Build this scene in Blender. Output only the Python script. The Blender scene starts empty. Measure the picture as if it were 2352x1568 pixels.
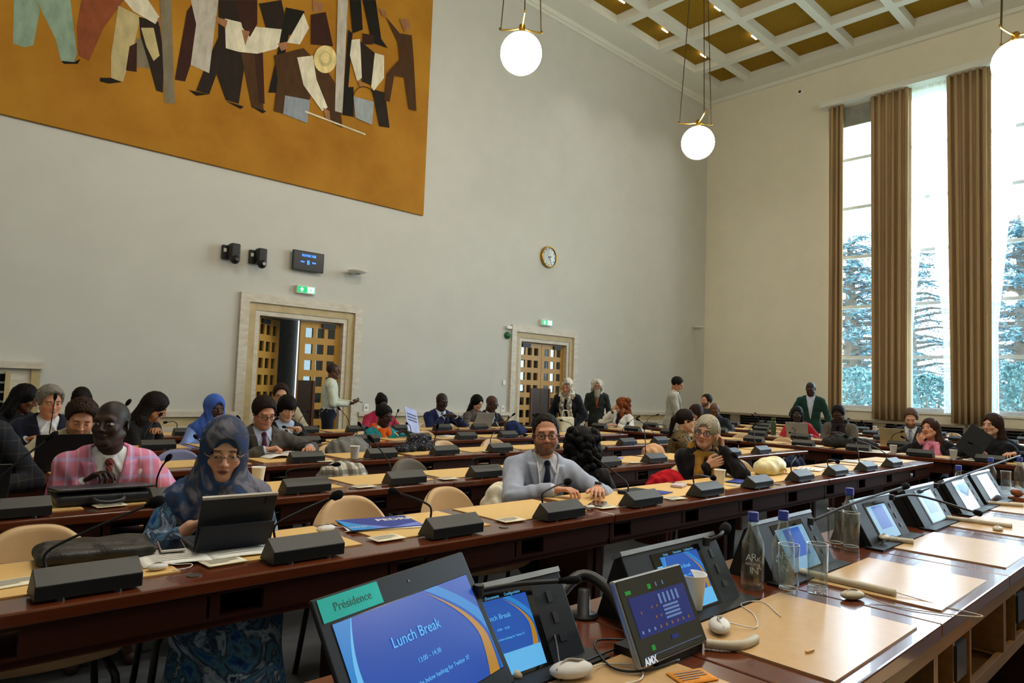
import bpy, bmesh, math, random
import numpy as np
from mathutils import Vector, Matrix
random.seed(7); rng = np.random.default_rng(7)
SC = bpy.context.scene; COL = SC.collection
PI = math.pi
R = math.radians
# ---------------------------------------------------------------- camera
EYE = np.array([0, 0, 1.35]); FPX = 1580.6
def _basis():
    y, p, r = R(43.392), R(3.729), R(2.041)
    fw = np.array([math.sin(y)*math.cos(p), math.cos(y)*math.cos(p), math.sin(p)])
    rt = np.array([math.cos(y), -math.sin(y), 0]); up = np.cross(rt, fw)
    rt2 = math.cos(r)*rt+math.sin(r)*up
    return rt2, np.cross(rt2, fw), fw
RT, UP, FW = _basis()
def hit(px, py, ax, val):
    "where the sight line of a picture point meets the plane ax = val (ax 0,1,2 = X,Y,Z)"
    r = FW*FPX+RT*(px-1176)+UP*(784-py)
    return Vector(EYE+r*((val-EYE[ax])/r[ax]))
def camera():
    cd = bpy.data.cameras.new('camera'); co = bpy.data.objects.new('camera', cd); COL.objects.link(co)
    m = Matrix((RT, UP, -FW)).transposed().to_4x4(); m.translation = Vector(EYE)
    co.matrix_world = m; cd.sensor_width = 36; cd.lens = 36*FPX/2352; cd.clip_start = .02; cd.clip_end = 300
    SC.camera = co
camera()
SC.view_settings.view_transform = 'Standard'; SC.view_settings.look = 'None'
SC.view_settings.gamma = 1; SC.view_settings.use_curve_mapping = False
# ---------------------------------------------------------------- materials
def lin(c):
    if isinstance(c, str): c = [int(c[i:i+2], 16) for i in (0, 2, 4)]
    return tuple((v/12.92 if v <= .04045 else ((v+.055)/1.055)**2.4) for v in [k/255 for k in c])
class NT:
    def __init__(s, m): s.t = m.node_tree; s.n = s.t.nodes; s.l = s.t.links
    def new(s, ty, **k):
        n = s.n.new(ty)
        for a, v in k.items():
            if a[0] == '_': setattr(n, a[1:], v)
            else: n.inputs[a.replace('__', ' ')].default_value = v
        return n
    def link(s, a, b): s.l.new(a, b)
_mats = {}
def mat(name, c, rough=.6, spec=.5, metal=0, var=.12, scale=8, bump=0, bscale=60, coat=0, stretch=None, c2=None, emit=0, sheen=0):
    "procedural surface: base colour broken up by noise, optional bump"
    if name in _mats: return _mats[name]
    m = bpy.data.materials.new(name); m.use_nodes = True; t = NT(m); b = t.n['Principled BSDF']
    a = lin(c); hi = lin(c2) if c2 else tuple(min(1, v*(1+var)) for v in a); lo = a if c2 else tuple(v*(1-var) for v in a)
    tc = t.new('ShaderNodeTexCoord'); src = tc.outputs['Object']
    if stretch:
        mp = t.new('ShaderNodeMapping'); mp.inputs['Scale'].default_value = stretch; t.link(src, mp.inputs[0]); src = mp.outputs[0]
    nz = t.new('ShaderNodeTexNoise', Scale=scale, Detail=5.0, Roughness=.6); t.link(src, nz.inputs['Vector'])
    cr = t.new('ShaderNodeValToRGB'); cr.color_ramp.elements[0].position = .3; cr.color_ramp.elements[1].position = .7
    cr.color_ramp.elements[0].color = (*lo, 1); cr.color_ramp.elements[1].color = (*hi, 1)
    t.link(nz.outputs[0], cr.inputs[0]); t.link(cr.outputs[0], b.inputs['Base Color'])
    b.inputs['Roughness'].default_value = rough; b.inputs['Specular IOR Level'].default_value = spec; b.inputs['Metallic'].default_value = metal
    b.inputs['Coat Weight'].default_value = coat; b.inputs['Sheen Weight'].default_value = sheen
    if emit: t.link(cr.outputs[0], b.inputs['Emission Color']); b.inputs['Emission Strength'].default_value = emit
    if bump:
        n2 = t.new('ShaderNodeTexNoise', Scale=bscale, Detail=3.0); t.link(tc.outputs['Object'], n2.inputs['Vector'])
        bp = t.new('ShaderNodeBump', Strength=bump, Distance=.01); t.link(n2.outputs[0], bp.inputs['Height']); t.link(bp.outputs[0], b.inputs['Normal'])
    _mats[name] = m; return m
def glow(name, c, s):
    if name in _mats: return _mats[name]
    m = bpy.data.materials.new(name); m.use_nodes = True; t = NT(m); b = t.n['Principled BSDF']
    b.inputs['Base Color'].default_value = (*[v*.2 for v in lin(c)], 1); b.inputs['Emission Color'].default_value = (*lin(c), 1); b.inputs['Emission Strength'].default_value = s
    b.inputs['Roughness'].default_value = .25
    _mats[name] = m; return m
def clear(name, tint='ffffff', ior=1.45, refl=1.0):
    "thin window glass: see-through with a fresnel gloss"
    if name in _mats: return _mats[name]
    m = bpy.data.materials.new(name); m.use_nodes = True; t = NT(m); t.n.remove(t.n['Principled BSDF'])
    tr = t.new('ShaderNodeBsdfTransparent', Color=(*lin(tint), 1)); gl = t.new('ShaderNodeBsdfGlossy', Roughness=.02)
    fr = t.new('ShaderNodeLayerWeight'); fr.inputs[0].default_value = .5; pw = t.new('ShaderNodeMath', _operation='POWER'); t.link(fr.outputs['Facing'], pw.inputs[0]); pw.inputs[1].default_value = 4.0
    mu = t.new('ShaderNodeMath', _operation='MULTIPLY_ADD'); t.link(pw.outputs[0], mu.inputs[0]); mu.inputs[1].default_value = .8*min(1, refl); mu.inputs[2].default_value = .05*refl
    mx = t.new('ShaderNodeMixShader'); t.link(mu.outputs[0], mx.inputs[0]); t.link(tr.outputs[0], mx.inputs[1]); t.link(gl.outputs[0], mx.inputs[2])
    t.link(mx.outputs[0], t.n['Material Output'].inputs[0]); _mats[name] = m; return m
# ---------------------------------------------------------------- mesh building
class MB:
    def __init__(s): s.v = []; s.f = []; s.m = []; s.mi = 0
    def add(s, vs, fs):
        k = len(s.v); s.v += [tuple(p) for p in vs]; s.f += [tuple(i+k for i in f) for f in fs]; s.m += [s.mi]*len(fs); return s
    def mat(s, i): s.mi = i; return s
    def box(s, lo, hi, M=None):
        (a, b, c), (d, e, f) = lo, hi
        vs = [(a,b,c),(d,b,c),(d,e,c),(a,e,c),(a,b,f),(d,b,f),(d,e,f),(a,e,f)]
        if M is not None: vs = [M @ Vector(p) for p in vs]
        return s.add(vs, [(0,3,2,1),(4,5,6,7),(0,1,5,4),(1,2,6,5),(2,3,7,6),(3,0,4,7)])
    def prism(s, poly, h0, h1, fn=lambda x, y, h: (x, y, h)):
        "polygon in (x,y) extruded from h0 to h1; fn maps to space"
        n = len(poly); vs = [fn(x, y, h0) for x, y in poly]+[fn(x, y, h1) for x, y in poly]
        return s.add(vs, [tuple(range(n))[::-1], tuple(range(n, 2*n))]+[(i, (i+1) % n, n+(i+1) % n, n+i) for i in range(n)])
    def lathe(s, prof, n=16, c=(0, 0, 0), cap=True):
        vs = []; fs = []
        for r, z in prof:
            for k in range(n): a = 2*PI*k/n; vs.append((c[0]+r*math.cos(a), c[1]+r*math.sin(a), c[2]+z))
        for i in range(len(prof)-1):
            for k in range(n): fs.append((i*n+k, i*n+(k+1) % n, (i+1)*n+(k+1) % n, (i+1)*n+k))
        if cap: fs.append(tuple(range(n))[::-1]); fs.append(tuple(range((len(prof)-1)*n, len(prof)*n)))
        return s.add(vs, fs)
    def tube(s, pts, r, n=8, closed=False, flat=1):
        pts = [Vector(p) for p in pts]; N = len(pts); rr = r if isinstance(r, (list, tuple)) else [r]*N
        vs = []; fs = []; ref = Vector((0, 0, 1))
        for i, p in enumerate(pts):
            if closed: d = pts[(i+1) % N]-pts[i-1]
            else: d = pts[min(i+1, N-1)]-pts[max(i-1, 0)]
            d.normalize()
            u = ref-d*ref.dot(d)
            if u.length < .15: u = Vector((1, .2, 0)); u = u-d*u.dot(d)
            u.normalize(); w = d.cross(u); ref = u
            for k in range(n): a = 2*PI*k/n; vs.append(p+(u*math.cos(a)*flat+w*math.sin(a))*rr[i])
        for i in range(N if closed else N-1):
            j = (i+1) % N
            for k in range(n): fs.append((i*n+k, i*n+(k+1) % n, j*n+(k+1) % n, j*n+k))
        if not closed: fs.append(tuple(range(n))[::-1]); fs.append(tuple(range((N-1)*n, N*n)))
        return s.add(vs, fs)
    def cyl(s, a, b, r, r2=None, n=12): return s.tube([a, b], [r, r if r2 is None else r2], n)
    def ball(s, c, r, n=16, m=10, M=None):
        rx, ry, rz = (r, r, r) if not isinstance(r, (tuple, list)) else r
        vs = [(c[0], c[1], c[2]-rz)]; fs = []
        for j in range(1, m):
            t = -PI/2+PI*j/m
            for k in range(n): a = 2*PI*k/n; vs.append((c[0]+rx*math.cos(t)*math.cos(a), c[1]+ry*math.cos(t)*math.sin(a), c[2]+rz*math.sin(t)))
        vs.append((c[0], c[1], c[2]+rz)); L = len(vs)-1
        for k in range(n): fs.append((0, 1+(k+1) % n, 1+k)); fs.append((L, L-n+k, L-n+(k+1) % n))
        for j in range(m-2):
            for k in range(n): a = 1+j*n; fs.append((a+k, a+(k+1) % n, a+n+(k+1) % n, a+n+k))
        if M is not None: vs = [M @ Vector(p) for p in vs]
        return s.add(vs, fs)
    def grid(s, fn, nu, nv):
        vs = [fn(i/nu, j/nv) for j in range(nv+1) for i in range(nu+1)]
        return s.add(vs, [(j*(nu+1)+i, j*(nu+1)+i+1, (j+1)*(nu+1)+i+1, (j+1)*(nu+1)+i) for j in range(nv) for i in range(nu)])
    def build(s, name, mats, parent=None, smooth=False, bevel=0, solid=0, sub=0, seg=2):
        me = bpy.data.meshes.new(name); me.from_pydata(s.v, [], s.f)
        mats = mats if isinstance(mats, (list, tuple)) else [mats]
        for m in mats: me.materials.append(m)
        if len(mats) > 1: me.polygons.foreach_set('material_index', s.m)
        if smooth: me.polygons.foreach_set('use_smooth', [True]*len(s.f))
        me.update()
        o = bpy.data.objects.new(name, me); COL.objects.link(o)
        if parent is not None: o.parent = parent
        if solid: md = o.modifiers.new('solid', 'SOLIDIFY'); md.thickness = solid; md.offset = 0
        if bevel: md = o.modifiers.new('bevel', 'BEVEL'); md.width = bevel; md.segments = seg; md.limit_method = 'ANGLE'; md.harden_normals = False
        if sub: md = o.modifiers.new('sub', 'SUBSURF'); md.levels = sub; md.render_levels = sub
        if smooth and bevel: 
            try: me.set_sharp_from_angle(angle=R(35))
            except Exception: pass
        return o
def thing(name, label, cat, loc=(0, 0, 0), rz=0, group=None):
    o = bpy.data.objects.new(name, None); COL.objects.link(o); o.empty_display_size = .05
    o.location = loc; o.rotation_euler = (0, 0, rz); return tag(o, label, cat, group)
def tag(o, label, cat, group=None, kind=None):
    o['label'] = label; o['category'] = cat
    if group: o['group'] = group
    if kind: o['kind'] = kind
    return o
def struct(o, label=None):
    o['kind'] = 'structure'
    if label: o['label'] = label
    return o
def dup(root, loc, rz=0, label=None, group=None, skip=()):
    r = root.copy(); COL.objects.link(r); r.location = loc; r.rotation_euler = (0, 0, rz)
    if label: r['label'] = label
    if group: r['group'] = group
    for ch in KIDS.setdefault(root.name, list(root.children)):
        if ch.name.split('.')[0] in skip: continue
        c = ch.copy(); COL.objects.link(c); c.parent = r
        for g in KIDS.setdefault(ch.name, list(ch.children)):
            d = g.copy(); COL.objects.link(d); d.parent = c
    return r
KIDS = {}
ORD = ['first','second','third','fourth','fifth','sixth','seventh','eighth','ninth','tenth','eleventh','twelfth','thirteenth','fourteenth','fifteenth']
def text_mesh(body, size, M, bold=0, extr=.0006, align='CENTER', shear=0):
    "lettering as a mesh (verts, faces) laid through matrix M (local x right, y up, z out)"
    cu = bpy.data.curves.new('t', 'FONT'); cu.body = body; cu.size = size; cu.align_x = align; cu.align_y = 'CENTER'; cu.extrude = extr; cu.offset = bold; cu.shear = shear; cu.resolution_u = 3
    ob = bpy.data.objects.new('t', cu); me = bpy.data.meshes.new_from_object(ob)
    vs = [M @ v.co for v in me.vertices]; fs = [tuple(p.vertices) for p in me.polygons]
    bpy.data.objects.remove(ob); bpy.data.curves.remove(cu); bpy.data.meshes.remove(me); return vs, fs
def spline(pts, n=8):
    "Catmull-Rom through points"
    P = [Vector(p) for p in pts]; P = [P[0]*2-P[1]]+P+[P[-1]*2-P[-2]]; out = []
    for i in range(1, len(P)-2):
        a, b, c, d = P[i-1:i+3]
        for k in range(n):
            t = k/n; out.append(.5*((2*b)+(c-a)*t+(2*a-5*b+4*c-d)*t*t+(3*b-a-3*c+d)*t**3))
    out.append(P[-2]); return out
# ================================================================ the hall
WY, XR, ZC = 9.9, 16.5, 9.34
XL, YR = -4.5, -6.5
M_wallN = mat('plaster_pale_grey', 'c8c6bc', .85, .2, var=.03, scale=2)
M_wallE = mat('plaster_cream', 'e0d9c4', .85, .2, var=.03, scale=2)
M_floor = mat('carpet_grey', '4c4e51', .95, .1, var=.15, scale=120)
M_rib = mat('ceiling_white', 'dcdccf', .8, .2, var=.02)
M_panel = mat('ceiling_panel_ochre', '8a6a1e', .85, .1, var=.18, scale=30)
M_marble = mat('travertine', 'd8d1c2', .45, .4, scale=6, c2='c2b49c', stretch=(1, 1, 3))
M_marble_d = mat('travertine_band', 'b09a6a', .5, .4, scale=5, c2='c6b288')
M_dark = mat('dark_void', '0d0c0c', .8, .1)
M_black = mat('black_plastic', '191919', .45, .4, var=.05)
M_white = mat('white_plastic', 'e6e4dc', .5, .4, var=.03)
M_brass = mat('brass', 'b89244', .3, .5, metal=1, var=.08)
def rect(px0, py0, px1, py1, ax, val):
    a = hit(px0, py0, ax, val); b = hit(px1, py1, ax, val); return a, b
fl = MB().box((XL-.3, YR-.3, -.2), (XR+.6, WY+4, 0)).build('floor', M_floor); struct(fl)
# doors on the back wall (openings)
def wx(px, py=850): return hit(px, py, 1, WY).x
ZL = (hit(549, 669, 1, WY).z+hit(1173, 745, 1, WY).z)/2
DZ = ZL-.1
D1 = (hit(570, 830, 1, WY).x, hit(798, 830, 1, WY).x); D2 = (hit(1181, 830, 1, WY).x, hit(1314, 830, 1, WY).x)
w = MB()
for a, b in ((XL-.3, D1[0]), (D1[1], D2[0]), (D2[1], XR+.6)): w.box((a, WY, 0), (b, WY+.35, DZ))
w.box((XL-.3, WY, DZ), (XR+.6, WY+.35, ZC+1.2)); struct(w.build('wall_back', M_wallN))
struct(MB().box((XL-.3, YR, 0), (XL, WY, ZC+1.2)).build('wall_left', M_wallN))
struct(MB().box((XL-.3, YR-.3, 0), (XR+.6, YR, ZC+1.2)).build('wall_rear', M_wallE))
# right wall with tall window openings
WB, WT = 1.125, 8.17       # sill and head of the openings
c2 = hit(2041, 600, 0, XR).y; c3 = hit(2222, 600, 0, XR).y; PIT = c2-c3
OPEN = [(c2+PIT/2-PIT*k, 1.1) for k in range(6)]
w = MB(); w.box((XR, YR, 0), (XR+.4, WY, WB)); w.box((XR, YR, WT), (XR+.4, WY, ZC+1.2))
edges = [WY]+[e for c, wd in OPEN for e in (c+wd/2, c-wd/2)]+[YR]
for i in range(0, len(edges), 2): w.box((XR, edges[i+1], WB), (XR+.4, edges[i], WT))
struct(w.build('wall_right', M_wallE))
# ceiling of coffers
ZP = ZC+.2; RX, RY = 1.72, 1.36
nx = hit(1657, 151, 2, ZC).x; ny = hit(1668.7, 152, 2, ZC).y
rx = hit(1484, 32, 2, ZC).x; RX = (nx-rx)/2
ry = hit(2054, 24, 2, ZC).y; RY = (ny-ry)/3
w = MB(); x = nx; hw = .105
w.box((XL, ny+RY-.5, ZC), (XR, WY, ZP+.02)); 
xs = []
while x > XL: xs.append(x); x -= RX
for x in xs: w.box((x-hw, YR, ZC+.001), (x+hw, WY, ZP+.01))
y = ny; ys = []
while y > YR: ys.append(y); y -= RY
for y in ys: w.box((XL, y-hw*.8, ZC), (XR, y+hw*.8, ZP+.015))
w.box((nx+RX-.42, YR, ZC+.002), (XR, WY, ZP+.012))
ce = struct(w.build('ceiling', M_rib))
struct(MB().box((XL, YR, ZP), (XR, WY, ZP+.1)).build('ceiling_panel', M_panel, ce))
# cornice mouldings
struct(MB().box((XL, WY-.1, ZC-.1), (XR, WY, ZC)).box((XL, WY-.06, ZC-.16), (XR, WY, ZC-.1)).build('trim_1', M_rib))
struct(MB().box((XR-.08, YR, ZC-.09), (XR, WY-.1, ZC)).build('trim_2', M_rib))
# marble dado on the back wall
d = MB(); zt = hit(823, 945, 1, WY).z
F1 = (wx(541), wx(824)); F2 = (wx(1170), wx(1323))
FX0 = wx(91)      # marble surround at the far left ends here
for a, b in ((FX0, F1[0]), (F1[1], F2[0]), (F2[1], XR)):
    d.mat(0).box((a, WY-.07, zt-.07), (b, WY, zt)).mat(1).box((a, WY-.025, zt-.2), (b, WY, zt-.07)).mat(0).box((a, WY-.06, zt-.5), (b, WY, zt-.2)).mat(2).box((a, WY-.03, 0), (b, WY, zt-.5))  # tan band under the cap carries the cap's shadow in its colour
struct(d.build('baseboard_back', [M_marble, M_marble_d, M_dark]))
# heater shelf and grille along the right wall
zs = hit(2352, 984.7, 0, XR-.3).z
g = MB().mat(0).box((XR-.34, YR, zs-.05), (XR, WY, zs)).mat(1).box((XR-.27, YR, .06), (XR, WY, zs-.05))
for k in range(9): z = zs-.1-k*.065; g.mat(2).box((XR-.3, YR, z-.012), (XR-.27, WY, z+.012))
for k in range(9):
    y = WY-1.1-k*1.7; g.mat(0).box((XR-.32, y-.13, 0), (XR-.26, y+.13, zs-.05))
M_shelf = mat('heater_shelf_stone', '8f7f68', .5, .4); M_slat = mat('heater_slat', '2c2723', .5, .4)
struct(g.build('baseboard_right', [M_shelf, M_dark, M_slat]))
# marble surround with dark grille at far left
z0 = hit(45, 830, 1, WY).z; gx = wx(7, 900); gz = hit(5, 858, 1, WY).z
s = MB().mat(0).box((gx-2.2, WY-.05, 0), (FX0, WY-.001, z0-.06)).mat(0).box((gx-2.2, WY-.12, z0-.08), (FX0+.03, WY, z0)).mat(1).box((FX0-.09, WY-.07, 0), (FX0, WY, z0-.08))
s.mat(2).box((gx-1.6, WY-.055, .1), (gx, WY-.02, gz)); s.mat(1).box((gx, WY-.075, .1), (gx+.05, WY-.03, gz+.02))
for k in range(22): z = gz-.1-k*.11; s.mat(3).box((gx-1.6, WY-.07, z-.012), (gx, WY-.055, z+.012)) if z > .15 else None
M_slatg = mat('grille_slat', '6d6d69', .4, .5)
vg = s.build('grille_surround', [M_marble, M_marble_d, M_dark, M_slatg]); tag(vg, 'marble surround with dark slatted grille on back wall at far left', 'grille')
# ---------------------------------------------------------------- doors
M_oak = mat('oak_honey', 'b98a34', .4, .5, var=.12, scale=7, stretch=(6, 6, .6)); M_bronze = mat('bronze_plate', '3b2c20', .35, .5, metal=.5, var=.2)
M_redwood = mat('red_wood_pull', '5a2f14', .35, .5); M_pane = clear('door_glass', 'cfd8da', 1.45, 1.6)
def frame(name, a, b, zt, fa, fb, lab):
    zo = zt
    f = MB().mat(0).box((fa[0], WY-.05, 0), (fa[0]+.13, WY+.02, zo)).box((fb-.13, WY-.05, 0), (fb, WY+.02, zo)).box((fa[0]+.13, WY-.05, zo-.13), (fb-.13, WY+.02, zo))
    f.mat(1).box((fa[0]+.13, WY-.015, 0), (fa[0]+.24, WY+.12, zo-.13)).box((fb-.24, WY-.015, 0), (fb-.13, WY+.12, zo-.13)).box((fa[0]+.24, WY-.015, zo-.24), (fb-.24, WY+.12, zo-.13))
    f.mat(0).box((fa[0]+.24, WY+.0, 0), (fa[0]+.31, WY+.3, zo-.24)).box((fb-.31, WY, 0), (fb-.24, WY+.3, zo-.24)).box((fa[0]+.31, WY, zo-.31), (fb-.31, WY+.3, zo-.24))
    struct(f.build(name, [M_marble, M_marble_d]), lab)
def leaf(w, h, nr, plate_right):
    "door leaf in local coords: hinge at x=0, runs to x=w, y thickness, z up"
    m = MB(); t = .05; mx = .13*w; cols = 3; hole = .185*w; gx = (w-2*mx-cols*hole)/(cols-1); top = .1; pz = (h-top-.12)/nr
    xs = [mx+c*(hole+gx) for c in range(cols)]; hz = pz*.6
    prev = 0
    for x in xs+[w]:
        m.box((prev, -t/2, 0), (x, t/2, h)); prev = x+hole
    for c, x in enumerate(xs):
        zprev = 0
        for r_ in range(nr-1, -1, -1):
            zz = h-top-r_*pz-hz
            m.box((x, -t/2, zprev), (x+hole, t/2, zz)); zprev = zz+hz
        m.box((x, -t/2, zprev), (x+hole, t/2, h))
    return m, xs, hole, hz, pz, top
def make_leaf(root, name, hinge, ang, w, h, flip, plate=True):
    m, xs, hole, hz, pz, top = leaf(w, h, 8, flip)
    sx = -1 if flip else 1
    o = m.build(name, M_oak, root); o.location = hinge; o.rotation_euler = (0, 0, ang); o.scale = (sx, 1, 1)
    MB().box((.08, -.008, .3), (w-.08, .008, h-.05)).build('glass_pane', M_pane, o)
    MB().box((.1, -.06, h-.09), (.33, -.025, h-.02)).build('door_closer', M_black, o)
    if plate:
        MB().box((w-.24, -.034, .1), (w-.005, -.026, 1.33)).build('push_plate', M_bronze, o)
        MB().box((w-.29, -.05, .1), (w-.24, -.025, 1.33)).build('pull_handle', M_redwood, o, bevel=.01)
    return o
fa1, fb1 = wx(549-8), wx(823); frame('trim_3', *D1, ZL, (fa1,), fb1, 'marble frame around the open left door')
fa2, fb2 = wx(1170), wx(1322.5); frame('trim_4', *D2, ZL, (fa2,), fb2, 'marble frame around the closed right door')
HL = ZL-.31
def double(name, fa, fb, label, open_left):
    a, b = fa+.31, fb-.31; w = (b-a)/2
    r = thing(name, label, 'door', ((a+b)/2, WY+.12, 0)); r['kind'] = 'structure'
    make_leaf(r, 'left_leaf', (-(b-a)/2, 0, 0), open_left, w-.005, HL-.01, False, not open_left); make_leaf(r, 'right_leaf', ((b-a)/2, 0, 0), 0, w-.005, HL-.01, True)
double('door_1', fa1, fb1, 'honey wood double door with square panes, left leaf ajar', R(38))
double('door_2', fa2, fb2, 'closed honey wood double door with square panes', 0)
# lobby behind the doors, with added glowing panels that light it
M_lob = mat('lobby_wall', '7a746a', .7, .3); M_lobglow = glow('lobby_glow_panel', 'b8ccd8', .5)
lb = MB().mat(0).box((1.5, WY+3.6, 0), (13, WY+3.9, 4.2)).box((1.2, WY+.35, 0), (1.5, WY+3.9, 4.2)).box((13, WY+.35, 0), (13.3, WY+3.9, 4.2)).box((1.2, WY+.35, 4.2), (13.3, WY+3.9, 4.4))
for x in (4.05, 4.7, 6.6, 7.5, 9.2, 10.2): lb.mat(1).box((x, WY+3.55, .9), (x+.42, WY+3.6, 3.0))
struct(lb.build('wall_lobby', [M_lob, M_lobglow]))
# ---------------------------------------------------------------- windows
M_alu = mat('window_bar_white', 'd9dde0', .5, .4); M_glass = clear('window_glass', 'f4fbff', 1.45, .8)
NP = 6
for k, (c, wd) in enumerate(OPEN):
    X = XR+.22; y0, y1 = c-wd/2, c+wd/2; f = MB(); t = .035
    f.box((X-.04, y0, WB), (X+.04, y0+.06, WT)).box((X-.04, y1-.06, WB), (X+.04, y1, WT)).box((X-.04, y0, WB), (X+.04, y1, WB+.08)).box((X-.04, y0, WT-.08), (X+.04, y1, WT))
    for j in range(1, NP): z = WB+(WT-WB)*j/NP; f.box((X-.035, y0, z-t), (X+.035, y1, z+t))
    o = struct(f.build('window_%d' % (k+1), M_alu)); 
    MB().box((X-.005, y0+.03, WB+.03), (X+.005, y1-.03, WT-.03)).build('glass_pane', M_glass, o)
    MB().box((XR-.06, y0-.06, WB-.05), (XR+.2, y1+.06, WB)).build('window_sill', M_white, o)
# roller blind box at the first window head and pelmet over all curtains
pz0 = hit(1883, 249, 0, XR-.3).z
pe = MB().box((XR-.32, YR+.2, pz0), (XR, hit(1883, 245, 0, XR-.3).y, pz0+.13)).build('trim_5', M_rib); struct(pe, 'white curtain pelmet')
bl = MB().box((XR-.02, OPEN[0][0]-.55, pz0-.5), (XR+.02, OPEN[0][0]+.55, pz0-.02)).build('roller_blind', mat('blind_grey', '8d8c84', .7, .2)); tag(bl, 'grey rolled-down blind strip at head of the leftmost window', 'blind')
M_curt = mat('curtain_brown', 'a58a68', .9, .15, var=.1, scale=3, stretch=(1, 1, .2), bump=.2, bscale=200, c2='b3966e')
def curtain(ya, yb, zt, zb, n, label, name='curtain', m=M_curt, depth=.07, x=XR-.17, flare=0, ph=0.0):
    L = abs(yb-ya); nu = n*10
    def fn(u, v):
        s = u*n*2*PI+ph; z = zt+(zb-zt)*v; am = depth*(.75+.25*v)*(1+.35*math.sin(u*17+ph*3))
        y = ya+(yb-ya)*u+.018*math.sin(s*2+1)+flare*v*(u-.5)
        return (x+am*math.sin(s+.35*math.sin(v*3+u*9)), y, z)
    o = MB().grid(fn, nu, 18).build(name, m, smooth=True, solid=.006); return tag(o, label, 'curtain', 'curtains at the tall windows')
def ywin(px, py, d=.17): return hit(px, py, 0, XR-d).y
zb1 = hit(2041, 964, 0, XR-.17).z
curtain(ywin(1903, 600), ywin(1937, 600), pz0+.02, zb1-.05, 3, 'narrow brown curtain at the left edge of the windows', ph=.5)
curtain(ywin(1997, 600), ywin(2092, 600), pz0+.02, zb1, 6, 'wide brown curtain between the left and middle windows', flare=.06, ph=1.2)
curtain(ywin(2176, 600), ywin(2278, 600), pz0+.02, zb1, 6, 'wide brown curtain between the middle and right windows', flare=.1, ph=2.1)
def sheer_mat():
    m = bpy.data.materials.new('sheer_white'); m.use_nodes = True; t = NT(m); t.n.remove(t.n['Principled BSDF'])
    tr = t.new('ShaderNodeBsdfTransparent'); tl = t.new('ShaderNodeBsdfTranslucent', Color=(.9, .93, .95, 1)); df = t.new('ShaderNodeBsdfDiffuse', Color=(.85, .88, .9, 1))
    a = t.new('ShaderNodeMixShader', Fac=.4); t.link(tl.outputs[0], a.inputs[1]); t.link(df.outputs[0], a.inputs[2])
    nz = t.new('ShaderNodeTexNoise', Scale=14.0); ma = t.new('ShaderNodeMapRange'); ma.inputs[3].default_value = .35; ma.inputs[4].default_value = .6; t.link(nz.outputs[0], ma.inputs[0])
    b = t.new('ShaderNodeMixShader'); t.link(ma.outputs[0], b.inputs[0]); t.link(tr.outputs[0], b.inputs[1]); t.link(a.outputs[0], b.inputs[2])
    t.link(b.outputs[0], t.n['Material Output'].inputs[0]); return m
M_sheer = sheer_mat()
def sheer(ya, yb, y_edge_bot, label, ph, zsplit=6.2):
    "net panel fixed at ya, its free edge drawn from yb (top) towards y_edge_bot (bottom)"
    zt, zb = pz0+.02, 1.1
    def fn(u, v):
        z = zt+(zb-zt)*v; e = yb+(y_edge_bot-yb)*min(1, max(0, (v-.2)/.55))**1.2
        return (XR-.06+.03*math.sin(u*26+ph), ya+(e-ya)*u, z)
    o = MB().grid(fn, 40, 24).build('sheer_curtain', M_sheer, smooth=True); tag(o, label, 'curtain', 'curtains at the tall windows')
ym = [ywin(p, 600, .06) for p in (2090, 2130, 2180, 2275, 2330)]
sheer(ym[0]+.1, ym[1]-.02, ym[0]-.05, 'left white net curtain of the middle window', 0)
sheer(ym[2]-.05, ym[1]+.02, ym[2]+.12, 'right white net curtain of the middle window', 1)
sheer(ym[3]+.15, ym[4]-.05, ym[3]-.12, 'white net curtain at the left side of the right window', 2)
# ---------------------------------------------------------------- globes
M_globe = glow('opal_globe', 'fff6e4', 9.0); M_cable = mat('bronze_cable', '4a3a22', .4, .5, metal=.6)
D = .5
def globe(px, py, dia_px, label, grp='opal globe pendants', rot=.3):
    v = FW*FPX+RT*(px-1176)+UP*(784-py); c = Vector(EYE+v*(D/dia_px)); return globe_at(c, label, grp, rot)
def globe_at(c, label, grp, rot):
    r = thing('globe_pendant', label, 'pendant lamp', tuple(c), 0, grp); rad = D/2; top = ZC+.3-c.z
    MB().ball((0, 0, 0), rad, 32, 20).build('globe', M_globe, r, smooth=True)
    MB().lathe([(.035, rad-.01), (.04, rad+.02), (.04, rad+.09), (.03, rad+.11)], 14).build('cap', M_brass, r, smooth=True)
    a = MB(); cb = MB(); L = rad*1.15
    for k in range(3):
        t = rot+k*2*PI/3; dx, dy = math.cos(t), math.sin(t)
        a.tube(spline([(dx*.03, dy*.03, rad+.07), (dx*L*.5, dy*L*.5, rad+.075), (dx*L, dy*L, rad+.1), (dx*L*1.06, dy*L*1.06, rad+.13)], 5), .011, 8)
        cb.tube([(dx*L, dy*L, rad+.1), (dx*.05, dy*.05, top)], .007, 6)
    a.build('bracket_arm', M_brass, r, smooth=True); cb.build('cable', M_cable, r)
    MB().lathe([(.12, top-.03), (.12, top), (.1, top+.02)], 16).build('ceiling_rose', M_brass, r)
    return r
G1 = globe(1197, 123, 95, 'opal globe lamp nearest the wall painting', rot=-.15); G2 = globe(1603, 328, 74.5, 'opal globe lamp hanging in the corner, lowest in the picture', rot=-.2); G3 = globe(2334, 142, 97, 'opal globe lamp before the tall windows', rot=2.8)
p1, p2, p3 = [o.location.copy() for o in (G1, G2, G3)]
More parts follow.
